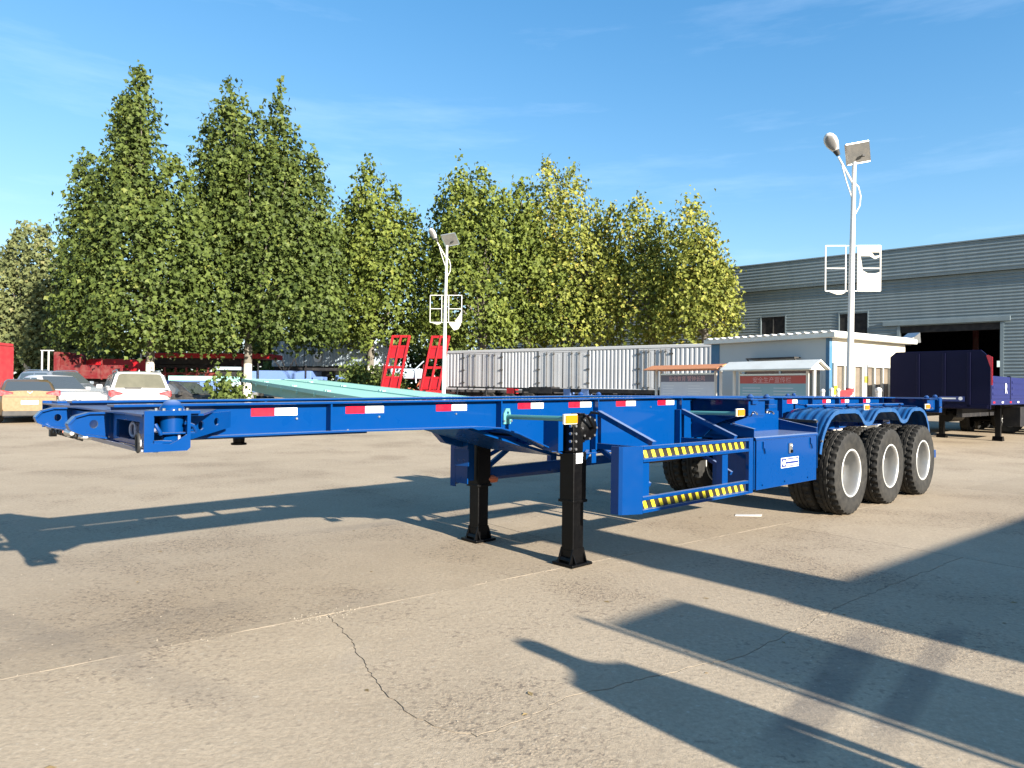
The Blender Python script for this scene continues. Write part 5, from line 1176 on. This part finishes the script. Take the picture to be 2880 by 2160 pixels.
# ================================================================== TRUCKS AND TRAILERS UNDER THE TREES
def crate_like(name, label, cat, x, y, rz, parts, group=None):
    T = thing(name, label, cat, (x, y, rise(y)), rz, group)
    for nm, mt, b in parts:
        if mt == 'wheel': wheel_simple(T, b[0], b[1], b[2], .28)
        else: MB().box(*b).build(nm, M[mt], T, bevel=.02)
    return T
p = at(10, 1000, 34)
T = crate_like('red_lorry', 'faded red lorry cab cut off by the left edge of the picture', 'lorry', p.x - 2.0, 34, radians(4), [
    ('cab', 'cabred', (-1.1, 1.1, .1, 2.1, .7, 3.05)), ('roof_edge', 'cabred', (-1.14, 1.14, -.05, 2.0, 3.055, 3.2)), ('grille', 'darkred', (-.85, .85, .03, .097, 1.0, 1.6)), ('windscreen', 'cabred', (-.9, .9, .04, .097, 1.95, 2.5)),
    ('bumper', 'red', (-1.12, 1.12, -.1, .098, .5, .95)), ('windscreen_frame', 'pale', (-.95, .95, .02, .095, 2.52, 2.58)), ('side_post', 'cabred', (.98, 1.12, -.02, .09, 1.0, 3.0)),
    ('w', 'wheel', (-.9, 1.0, .5)), ('w', 'wheel', (.9, 1.0, .5))])
MB().box(1.18, 1.36, -.05, .06, 2.0, 2.35).build('mirror', M['steel'], T, bevel=.02)
p = at(150, 1050, 41)
T = thing('dropside_lorry', 'dark red dropside truck body behind the parked cars', 'lorry', (p.x, 41, rise(41)), radians(-3))
L_ = (at(350, 1050, 41).x - p.x)
MB().box(.4, L_, 0, .06, 1.35, 2.15).build('side_panel', M['darkred'], T, bevel=.01); MB().box(0, .35, 0, 2.4, 1.3, 2.9).build('headboard', M['darkred'], T, bevel=.02)
for x in (1.6, 2.9): MB().box(x, x + .08, -.04, -.002, 1.3, 2.6).build('side_post', M['darkred'], T)
MB().box(.4, L_, .065, 2.4, 1.45, 1.545).build('deck', M['darkred'], T); MB().box(.4, L_, .4, .6, .9, 1.44).build('main_beam', M['dark'], T)
MB().box(.4, L_, 2.3, 2.4, 1.6, 2.6).build('side_panel', M['red'], T)
for x in (-.35, -.75): MB().box(x, x + .06, 0, .06, 1.2, 3.0).build('rack_post', M['white'], T)
MB().box(-.8, -.02, 0, .06, 2.95, 3.0).build('rack_post', M['white'], T)
for x in (1, 2.3): wheel_simple(T, x, .1, .5, .3)
# stacked red trailers
p = at(440, 1050, 46); xr = at(770, 1050, 46).x
T = thing('stacked_trailers', 'red trailers stacked one on another in the shade under the trees', 'trailer', (p.x, 46, rise(46)), radians(-2)); W_ = xr - p.x
rr = random.Random(12)
for z, mt, nm in ((.85, 'darkred', 'lower_bed'), (1.55, 'darkred', 'middle_bed'), (2.05, 'dark', 'upper_frame')):
    MB().box(-.4, W_ * .72, .0, 2.3, z, z + .22).build(nm, M[mt], T, bevel=.02)
for k in range(9):
    x = -.2 + k * .72; MB().box(x, x + .12, -.06, 0, 1.0, 2.1).build('side_post', M['darkred'], T)
    MB().box(x + .2, x + .55, -.03, -.002, 1.15 + rr.uniform(0, .5), 1.45 + rr.uniform(.1, .4)).build('cross_plate', M['darkred' if k % 2 else 'dark'], T)
MB().box(-.5, W_ * .98, -.1, 2.3, 2.72, 3.05).build('top_bed', M['red'], T, bevel=.03)
for k in range(7): x = -.1 + k * 1.05; MB().box(x, x + .09, -.14, -.102, 2.62, 2.72).build('bracket', M['pale'], T)
MB().box(-.4, W_ * .8, -.05, 2.3, 2.3, 2.70).build('hanging_frame', M['dark'], T)
for x in (.5, 1.8, 3.1, 5.2): wheel_simple(T, x, -.05, .48, .3, 'darkred')
MB().box(W_ * .74, W_ * .78, -.1, .0, 0, 2.6).build('red_prop', M['darkred'], T)
for x in (-1.1, -.6): MB().box(x, x + .08, 0, .08, 0, 3.0).build('steel_post', M['steel'], T)
MB().box(-1.9, -.3, 0, .05, 2.0, 2.06).build('steel_rail', M['steel'], T)
# pale container box with the round bear-face emblem
pl, pr_ = at(765, 1000, 52), at(1043, 1000, 47)
d = pr_ - pl; T = thing('box_container', 'pale blue grey truck box with a black and white panda face', 'truck body', (pl.x, pl.y, rise(50)), atan2(d.y, d.x)); Lc = Vector((d.x, d.y)).length; g = rise(50)
zb0 = at(900, 1030, 50).z - g; zt0 = at(900, 958, 50).z - g
n = 34; pp = Lc / n; pr = []
for k in range(n): x = k * pp; pr += [(x, 0), (x + pp * .6, 0), (x + pp * .7, .03), (x + pp * .95, .03)]
pr.append((Lc, 0)); mm = len(pr)
MB().add([(x, y, zb0) for x, y in pr] + [(x, y, zt0) for x, y in pr], [(i, i + 1, i + 1 + mm, i + mm) for i in range(mm - 1)]).build('side', M['boxblue'], T, recalc=False)
MB().box(0, Lc, .04, 2.4, zt0 - .03, zt0 + .02).build('roof', M['boxblue'], T); MB().box(Lc, Lc + .03, .01, 2.4, zb0, zt0).build('end', M['boxblue'], T)
MB().box(0, Lc, .2, 2.2, zb0 - .75, zb0 - .01).build('chassis', M['dark'], T)
for x in (1, 2.3, Lc - 1.2): wheel_simple(T, x, .2, .5, .3)
for xx in (Lc * .35,): MB().box(xx - .02, xx + .02, -.02, .0, zb0, zt0).build('seam', M['rubbertrim'], T)
hx, hz = Lc * .49, at(898, 1005, 50).z - g
fc = MB().cyl((hx, -.05, hz), (0, 1, 0), .38, .03, 26).build('bear_face', M['refwhite'], T)
e = MB()
for sx in (-1, 1): e.cyl((hx + sx * .31, -.058, hz + .34), (0, 1, 0), .15, .03, 16); e.cyl((hx + sx * .15, -.072, hz + .05), (.0, 1, 0), .10, .01, 14)
e.cyl((hx, -.072, hz - .11), (0, 1, 0), .05, .01, 12); e.build('face_marks', M['rubbertrim'], fc)
# pale blue lorry body and low frames
p = at(790, 1060, 43)
T = crate_like('blue_lorry', 'pale blue lorry body in front of the truck box', 'lorry', p.x - 1.0, 43, radians(-3), [
    ('body_side', 'hazy', (-.5, 2.9, 0, 2.0, 1.0, 1.95)), ('cab', 'hazy', (-1.2, -.55, 0, 2.0, .6, 1.9)), ('cab', 'dark', (-3.0, -1.25, .1, 2.0, 1.3, 1.85)), ('pale_box', 'boxblue', (-3.2, -1.5, -.05, 1.0, .95, 1.25)), ('pale_box', 'boxblue', (-3.2, -1.5, -.05, 1.0, 1.95, 2.15)),
    ('step', 'hazy', (3.0, 3.6, 0, 1.0, .8, 1.6)), ('step', 'hazy', (4.4, 5.0, 0, 1.0, .8, 1.7)), ('rack', 'dark', (1.0, 5.2, .2, 1.8, 1.97, 2.15)), ('w', 'wheel', (-.6, .1, .5)), ('w', 'wheel', (2.2, .1, .5)), ('w', 'wheel', (3.9, .1, .5))])
m = MB()
for a, b in (((.6, -.05, 2.6), (1.1, -.05, 2.0)), ((1.1, -.05, 2.6), (1.3, -.05, 2.05)), ((1.5, -.05, 2.0), (1.9, -.05, 2.7)), ((1.9, -.05, 2.7), (2.1, -.05, 1.95)), ((-.4, -.05, 2.4), (-.35, -.05, 1.0)), ((2.6, -.05, 2.3), (2.6, -.05, 1.5))): m.bar(a, b, .07, .05)
m.build('frame_bar', M['dark'], T)
p = at(480, 1095, 33)
T = crate_like('flat_wagon', 'pale blue and green flat wagon between the white car and the bush', 'wagon', p.x, 33, radians(-2), [
    ('side', 'hazy', (0, 2.2, 0, 1.6, .85, 1.38)), ('top_rail', 'teal', (-.1, 2.6, -.05, 1.65, 1.39, 1.62)), ('post', 'hazy', (2.12, 2.3, -.04, .0, .3, 1.3)), ('w', 'wheel', (.4, .1, .4)), ('w', 'wheel', (1.8, .1, .4))])
m = MB().box(.25, .29, -.012, -.002, .9, 1.35).box(1.35, 1.39, -.012, -.002, .9, 1.35).box(.3, 1.35, -.012, -.002, 1.30, 1.34); m.build('panel_seam', M['rubbertrim'], T)
p = at(165, 1107, 21.2)
T = crate_like('blue_cabinet', 'small blue box standing between the gold saloon and the white car', 'box', p.x, 26.3, 0, [('case', 'stickerblue', (-.35, .55, 0, .6, .02, 1.42)), ('lid', 'stickerblue', (-.38, .58, -.03, .62, 1.425, 1.48)), ('slot', 'dark', (-.2, .1, -.01, -.001, 1.2, 1.26)), ('slot', 'dark', (.2, .5, -.01, -.001, 1.2, 1.26))])

# ================================================================== WHAT THROWS THE LONG SHADOWS: BESIDE AND BEHIND THE CAMERA
CT = thing('long_shadow_box', 'unseen container-shaped stand-in that casts the wide shadow, right of the camera, outside the picture', 'container', tuple(sn(.17, 9.72)), pi / 2 - TH - radians(3.5))  # unseen stand-in, sized and placed to cast the wide ground shadow
MB().box(0, 12.2, -2.44, 0, .12, 2.59).build('body', M['boxblue'], CT)
for x in range(60):
    MB().box(.1 + x * .2, .18 + x * .2, .001, .025, .25, 2.45).build('rib', M['boxblue'], CT) if x < 60 else None
for x in (0.02, 12.0): MB().box(x, x + .17, -2.42, -.02, 0, .119).build('foot_rail', M['dark'], CT)
CR = thing('tall_shadow_box', 'unseen crate-shaped stand-in on top that casts the long shadow band, outside the picture', 'crate', tuple(sn(.2, 10.2, 2.6)), pi / 2 - TH)  # unseen stand-in stacked on top, added for the longer shadow band
MB().box(0, .82, -.6, 0, 0, 1.12).build('case', M['rust'], CR)
for z in (.05, .5, .95): MB().box(-.02, .84, .001, .03, z, z + .1).build('batten', M['rust'], CR)
LK = thing('narrow_shadow_box', 'unseen locker-shaped stand-in that casts the separate shadow block, outside the picture', 'locker', tuple(sn(-1.17, 9.7)), pi / 2 - TH)  # unseen stand-in, added to cast the separate block of shadow
MB().box(0, .78, -.5, 0, .05, 2.76).build('case', M['sheet'], LK, bevel=.01); MB().box(.03, .38, .001, .02, .1, 2.7).box(.40, .75, .001, .02, .1, 2.7).build('door', M['sheet'], LK); MB().box(.42, .44, .021, .05, 1.3, 1.45).build('handle', M['steel'], LK)

def person(x, y, rz):
    T = thing('person', 'person in dark jacket standing right of the camera, outside the picture', 'person', (x, y, 0), rz)
    pts = {'pelvis': ((0, 0, .93), .135), 'waist': ((0, 0, 1.08), .125), 'chest': ((0, .01, 1.28), .15), 'upper': ((0, .01, 1.40), .12), 'neck': ((0, .02, 1.48), .055), 'skull': ((0, .03, 1.58), .085), 'crown': ((0, .03, 1.66), .075),
           'hipL': ((.09, 0, .90), .10), 'kneeL': ((.11, .01, .50), .062), 'ankL': ((.12, -.01, .10), .045), 'toeL': ((.13, .16, .04), .035),
           'hipR': ((-.09, 0, .90), .10), 'kneeR': ((-.11, .01, .50), .062), 'ankR': ((-.12, -.01, .10), .045), 'toeR': ((-.13, .16, .04), .035),
           'shL': ((.18, 0, 1.40), .07), 'elL': ((.25, .0, 1.12), .045), 'wrL': ((.27, .08, .88), .03), 'haL': ((.27, .10, .80), .03),
           'shR': ((-.18, 0, 1.40), .07), 'elR': ((-.24, .0, 1.13), .045), 'wrR': ((-.22, .12, .93), .032), 'haR': ((-.20, .16, .87), .03)}
    ed = [('pelvis', 'waist'), ('waist', 'chest'), ('chest', 'upper'), ('upper', 'neck'), ('neck', 'skull'), ('skull', 'crown'), ('pelvis', 'hipL'), ('hipL', 'kneeL'), ('kneeL', 'ankL'), ('ankL', 'toeL'), ('pelvis', 'hipR'), ('hipR', 'kneeR'), ('kneeR', 'ankR'), ('ankR', 'toeR'),
          ('upper', 'shL'), ('shL', 'elL'), ('elL', 'wrL'), ('wrL', 'haL'), ('upper', 'shR'), ('shR', 'elR'), ('elR', 'wrR'), ('wrR', 'haR')]
    ks = list(pts); me = bpy.data.meshes.new('body'); me.from_pydata([pts[k][0] for k in ks], [(ks.index(a), ks.index(b)) for a, b in ed], [])
    o = bpy.data.objects.new('body', me); COL.objects.link(o); o.parent = T
    sk = o.modifiers.new('skin', 'SKIN'); su = o.modifiers.new('sub', 'SUBSURF'); su.levels = 2; su.render_levels = 2
    for i, k in enumerate(ks): me.skin_vertices[0].data[i].radius = (pts[k][1],) * 2
    MB().add([(hw * cos(2 * pi * k / 16), dp * sin(2 * pi * k / 16), z) for z, hw, dp in ((1.44, .13, .09), (1.38, .21, .13), (1.1, .205, .14), (.85, .22, .16), (.48, .235, .18)) for k in range(16)], [(i * 16 + k, i * 16 + (k + 1) % 16, (i + 1) * 16 + (k + 1) % 16, (i + 1) * 16 + k) for i in range(4) for k in range(16)]).build('coat', M['cloth'], T, True)
    me.skin_vertices[0].data[0].use_root = True; me.materials.append(M['cloth'])
    return T
M['cloth'] = paint('dark jacket cloth', (0.03, 0.035, 0.05), 0.85)
hp = Vector((-.085, 4.33)); Lp = 1.74 / tan(SUN_EL)
person(hp.x + SX * Lp, hp.y + SY * Lp, radians(42))
PO = thing('marker_pole', 'thin upright steel pole standing right of the camera, outside the picture', 'pole', tuple(sn(-1.17, 8.2)))
MB().tube([(0, 0, 0), (0, 0, 2.3)], .022, 10).build('shaft', M['steel'], PO); MB().cyl((0, 0, .01), (0, 0, 1), .15, .02, 16).build('foot', M['steel'], PO)

# ================================================================== TREES
def leaf_mesh(name, cen, nrm, tipd, size, tone, mat, parent):
    n = len(cen)
    nrm = nrm / np.linalg.norm(nrm, axis=1, keepdims=True)
    tipd = tipd - nrm * np.sum(tipd * nrm, axis=1, keepdims=True); tipd /= np.linalg.norm(tipd, axis=1, keepdims=True)
    sd = np.cross(nrm, tipd); s = size[:, None]
    P = [(-.0, -.42, 0), (-.58, .04, .12), (-.22, .20, .06), (0, .62, -.08), (.22, .20, .06), (.58, .04, .12)]
    V = np.stack([cen + (sd * a + tipd * b + nrm * c) * s for a, b, c in P], 1).reshape(-1, 3)
    base = (np.arange(n) * 6)[:, None]
    Fq = np.concatenate([base + np.array([[0, 3, 2, 1]]), base + np.array([[0, 5, 4, 3]])], 1).reshape(-1, 4)
    me = bpy.data.meshes.new(name); nf = len(Fq)
    me.vertices.add(len(V)); me.vertices.foreach_set('co', V.ravel().astype(np.float32))
    me.loops.add(nf * 4); me.loops.foreach_set('vertex_index', Fq.ravel().astype(np.int32))
    me.polygons.add(nf); me.polygons.foreach_set('loop_start', np.arange(0, nf * 4, 4, dtype=np.int32)); me.polygons.foreach_set('loop_total', np.full(nf, 4, dtype=np.int32))
    me.update(calc_edges=True)
    a = me.attributes.new('tone', 'FLOAT', 'POINT'); a.data.foreach_set('value', np.repeat(tone, 6).astype(np.float32))
    me.materials.append(mat); o = bpy.data.objects.new(name, me); COL.objects.link(o); o.parent = parent
    return o
def crown(T, org, plumes, mat, dens, leaf, rs, name='crown', thin=0.0):
    rg = np.random.default_rng(rs); Cn, Nn, Tn = [], [], []
    for (x, y, zb, zt, R, shape) in plumes:
        h = zt - zb; area = 2 * pi * R * h * .55; n = int(area * dens * 2.7); nc = max(8, n // 9)
        # twig clusters spread over the plume, more of them near its surface
        ph_ = rg.random(nc * 3) * 2 * pi; t = rg.random(nc * 3) ; w = rg.random(nc * 3); prof = np.where(t < .12, .72 + .28 * t / .12, np.clip(1 - ((t - .12).clip(0) / .88) ** shape, .02, 1) ** .72) ; hol = np.sin(2.1 * zb + 1.3 * h * t + 4 * ph_ + rs) * np.sin(.9 * h * t - 3 * ph_); ok = (w < np.clip(prof + .12, 0, 1)) & ((hol < .45) | (rg.random(nc * 3) < .25)); t = t[ok][:nc]; prof = prof[ok][:nc]; m = len(t)
        ph = ph_[ok][:nc]; lump = 1 + .16 * np.sin(3 * ph + 11 * t + rs) + .12 * np.sin(5 * ph - 17 * t + 2 * rs) + .08 * rg.standard_normal(m)
        rr = R * prof * lump * (1 - np.abs(rg.standard_normal(m)) * .28).clip(.05, 1.05)
        c = np.stack([x + rr * np.cos(ph), y + rr * np.sin(ph), zb + t * h + .25 * rg.standard_normal(m)], 1)
        k = 9; cc = np.repeat(c, k, 0) + rg.standard_normal((m * k, 3)) * np.array([.24, .24, .46]) * (.4 + .6 * np.repeat(prof, k))[:, None]
        out_ = np.stack([np.repeat(np.cos(ph), k), np.repeat(np.sin(ph), k), np.full(m * k, .45)], 1)
        nr = out_ * .9 + rg.standard_normal((m * k, 3)) * .55
        ct = np.repeat(rg.random(m) * .30 + .16 * (1 + np.sin(1.7 * c[:, 0] + rs) * np.sin(1.5 * c[:, 2] + 2 * rs)), k)
        Cn.append(cc); Nn.append(nr); Tn.append(np.clip(ct + rg.random(m * k) ** 1.6 * .56 + .10 * np.repeat(t, k), 0, 1))
    Cn = np.concatenate(Cn); Nn = np.concatenate(Nn); Tn = np.concatenate(Tn)
    td = np.stack([Nn[:, 0] * .5, Nn[:, 1] * .5, -np.ones(len(Nn)) * .8], 1) + rg.standard_normal(Cn.shape) * .5
    sz = leaf * (0.65 + .7 * rg.random(len(Cn)))
    if mat in ('leafdark', 'leafmid', 'leafhaze'): Tn = Tn * .86
    return leaf_mesh(name, Cn - np.array(org), Nn, td, sz, Tn, M[mat], T)
def tree(ut, Y, spires, vb, mat, label, leaf=.25, dens=22, rs=1, lime=True, vtrunk=None, gaps=0):
    """spires: (u, v of tip, half width in pixels, v of the base or None)"""
    px = Y / F; g = rise(Y); p = at(ut, 1090, Y); org = (p.x, Y, g)
    T = thing('plane_tree', label, 'tree', org, 0, 'trees along the back of the yard')
    pl = []; rg = random.Random(rs)
    for (u, v, hw, vbb, *sh) in spires:
        tp = at(u, v, Y); bz = at(u, vbb or vb, Y).z; pl.append((tp.x, Y + rg.uniform(-.9, .9), bz, tp.z, hw * px, sh[0] if sh else 1.5))
    crown(T, org, pl, mat, dens, leaf, rs)
    big = max(pl, key=lambda q: q[3]); tr_top = big[2] + (big[3] - big[2]) * .8 - g; zb = min(q[2] for q in pl) - g
    r0 = .24 if Y > 35 else .18
    MB().tube([(0, 0, 0), (0.03, 0, 2.35)], [r0 * 1.12, r0], 14).build('trunk_base', M['lime' if lime else 'bark'], T, True)
    MB().tube([(0.03, 0, 2.351), (.05, 0, max(zb + .3, 2.9)), ((big[0] - p.x) * .5, 0, (zb + tr_top) / 2), (big[0] - p.x, big[1] - Y, tr_top)], [r0, r0 * .9, r0 * .55, .03], 12).build('trunk', M['bark'], T, True)
    for i, q in enumerate(pl):
        for j in range(4):
            a = rg.uniform(0, 6.28); z0 = zb + .2 + j * .7; z1 = q[2] - g + (q[3] - q[2]) * (.3 + .14 * j)
            MB().tube([(0.04, 0, z0), ((q[0] - p.x) * .5 + cos(a) * q[4] * .2, sin(a) * q[4] * .25, (z0 + z1) / 2), ((q[0] - p.x) + cos(a) * q[4] * .5, (q[1] - Y) + sin(a) * q[4] * .5, z1)], [.09, .06, .02], 7).build('limb', M['bark'], T, True)
    return T
tree(420, 42, [(402, 203, 66, 660, 3.4), (352, 268, 40, 620, 3.2), (375, 240, 50, 640, 3.2), (335, 376, 105, 968, 3.4), (250, 420, 78, 900, 3.2), (510, 458, 100, 968, 3.0), (415, 520, 180, 972, 4.0), (225, 570, 82, 965, 3.2), (590, 600, 105, 965, 3.2)], 965, 'leafdark',
     'tallest dark green tree, left of the big pair, with a high narrow crown tip', dens=19, rs=3)
tree(695, 43, [(660, 230, 68, 700, 3.2), (632, 262, 48, 700, 3.0), (797, 255, 54, 640, 1.7), (578, 325, 44, 680, 3.0), (740, 330, 74, 760, 3.4), (840, 400, 60, 900, 3.0), (720, 400, 150, 968, 3.4), (885, 440, 78, 955, 3.2), (620, 480, 135, 965, 3.6), (810, 540, 145, 965, 4.0), (915, 600, 66, 940, 3.0)], 965, 'leafdark',
     'dark green tree with two pointed tips, right of the big pair', dens=19, rs=8)
tree(1040, 47, [(1035, 458, 62, 760, 2.8), (1112, 528, 46, 800, 3.0), (1005, 540, 100, 968, 3.2), (1085, 590, 115, 968, 3.6), (1165, 606, 50, 930, 2.6), (985, 620, 78, 960, 3.2)], 965, 'leafmid',
     'mid green tree right of the big pair, behind the red ramps', dens=18, rs=12)
tree(1355, 46, [(1352, 458, 68, 780, 3.0), (1295, 480, 62, 800, 3.0), (1240, 540, 46, 860, 2.8), (1330, 540, 125, 968, 4.0), (1420, 540, 90, 968, 3.2), (1262, 640, 78, 968, 3.4)], 968, 'leafmid',
     'bright green tree just right of the distant street lamp', dens=18, rs=15)
tree(1480, 47, [(1468, 498, 54, 800, 3.0), (1490, 580, 110, 968, 3.4), (1560, 680, 95, 966, 3.2)], 966, 'leafmid', 'narrow green tree in the middle of the right hand group', dens=18, rs=19)
tree(1600, 47, [(1545, 442, 66, 780, 3.2), (1617, 460, 56, 800, 3.2), (1685, 560, 48, 860, 2.4), (1713, 588, 44, 880, 2.4), (1600, 570, 125, 965, 3.6), (1690, 660, 85, 965, 3.4)], 965, 'leafgold',
     'tall pale yellowing tree with open sky showing between its leaves', dens=17, rs=23, leaf=.22)
tree(1830, 45, [(1795, 558, 68, 800, 3.4), (1862, 611, 50, 860, 2.5), (1800, 660, 115, 962, 3.6), (1880, 720, 90, 960, 3.4)], 962, 'leafgold', 'yellow green tree left of the last one before the warehouse', dens=22, rs=27, leaf=.22)
tree(1980, 43, [(1934, 575, 62, 800, 3.4), (1984, 636, 60, 900, 2.6), (1960, 690, 108, 955, 3.8), (2042, 745, 42, 940, 3.0)], 955, 'leafgold', 'yellow green tree at the right end of the row, against the warehouse', dens=24, rs=31, leaf=.22)
tree(75, 58, [(64, 622, 70, 1010, 2.3), (20, 690, 90, 1010, 2.7), (110, 760, 80, 1015, 2.6), (-60, 640, 100, 1010, 2.5)], 1010, 'leafhaze', 'low haze-green tree at the far left edge', dens=11, rs=35, leaf=.32)
tree(228, 56, [(131, 618, 55, 1015, 2.0), (180, 700, 70, 1015, 2.4), (230, 800, 80, 1012, 2.6), (170, 850, 80, 1018, 2.6)], 1012, 'leafhaze', 'slender haze-green tree between the far left tree and the big dark one', dens=11, rs=39, leaf=.32)
# hedge-like trees well behind close the view under the crowns
def far_row():
    T = thing('hedge', 'dark hedge line far behind the parked trailers', 'hedge', (0, 66, rise(66)))
    rg = random.Random(9); pl = []
    for k in range(26): pl.append((-52 + k * 3.0 + rg.uniform(-.6, .6), 66 + rg.uniform(-1, 1), .9, rise(66) + rg.uniform(6.0, 8.4), 2.6, 3.0))
    crown(T, (0, 66, rise(66)), pl, 'leafdark', 8, .42, 77, 'foliage')
far_row()
def bush(u, v0, v1, Y, R, label, rs, mat='leafmid'):
    p = at(u, v0, Y); z1 = at(u, v1, Y).z; T = thing('bush', label, 'bush', (p.x, Y, rise(Y)), 0, 'bushes behind the blue trailer')
    rg = random.Random(rs); pl = [(p.x + rg.uniform(-.7, .7) * R, Y + rg.uniform(-.4, .4), rise(Y) + .05, z1 - rg.uniform(0, .35), R * .6, 2.4) for k in range(7)]
    crown(T, (p.x, Y, rise(Y)), pl, mat, 42, .17, rs, 'foliage'); MB().tube([(0, 0, 0), (.1, 0, .9)], [.04, .02], 8).build('stem', M['bark'], T)
bush(634, 1110, 1072, 25.5, .55, 'leafy bush in front of the pale green flatbed end', 5, 'leafdark')
bush(985, 1090, 1036, 40.5, .9, 'dull green bush under the truck box', 6, 'leafdark'); bush(1065, 1090, 1045, 40.0, 1.1, 'low green bush left of the red ramps', 7, 'leafdark')
bush(1120, 1090, 1060, 38.6, .4, 'small bush between the feet of the red ramps', 8, 'leafdark')
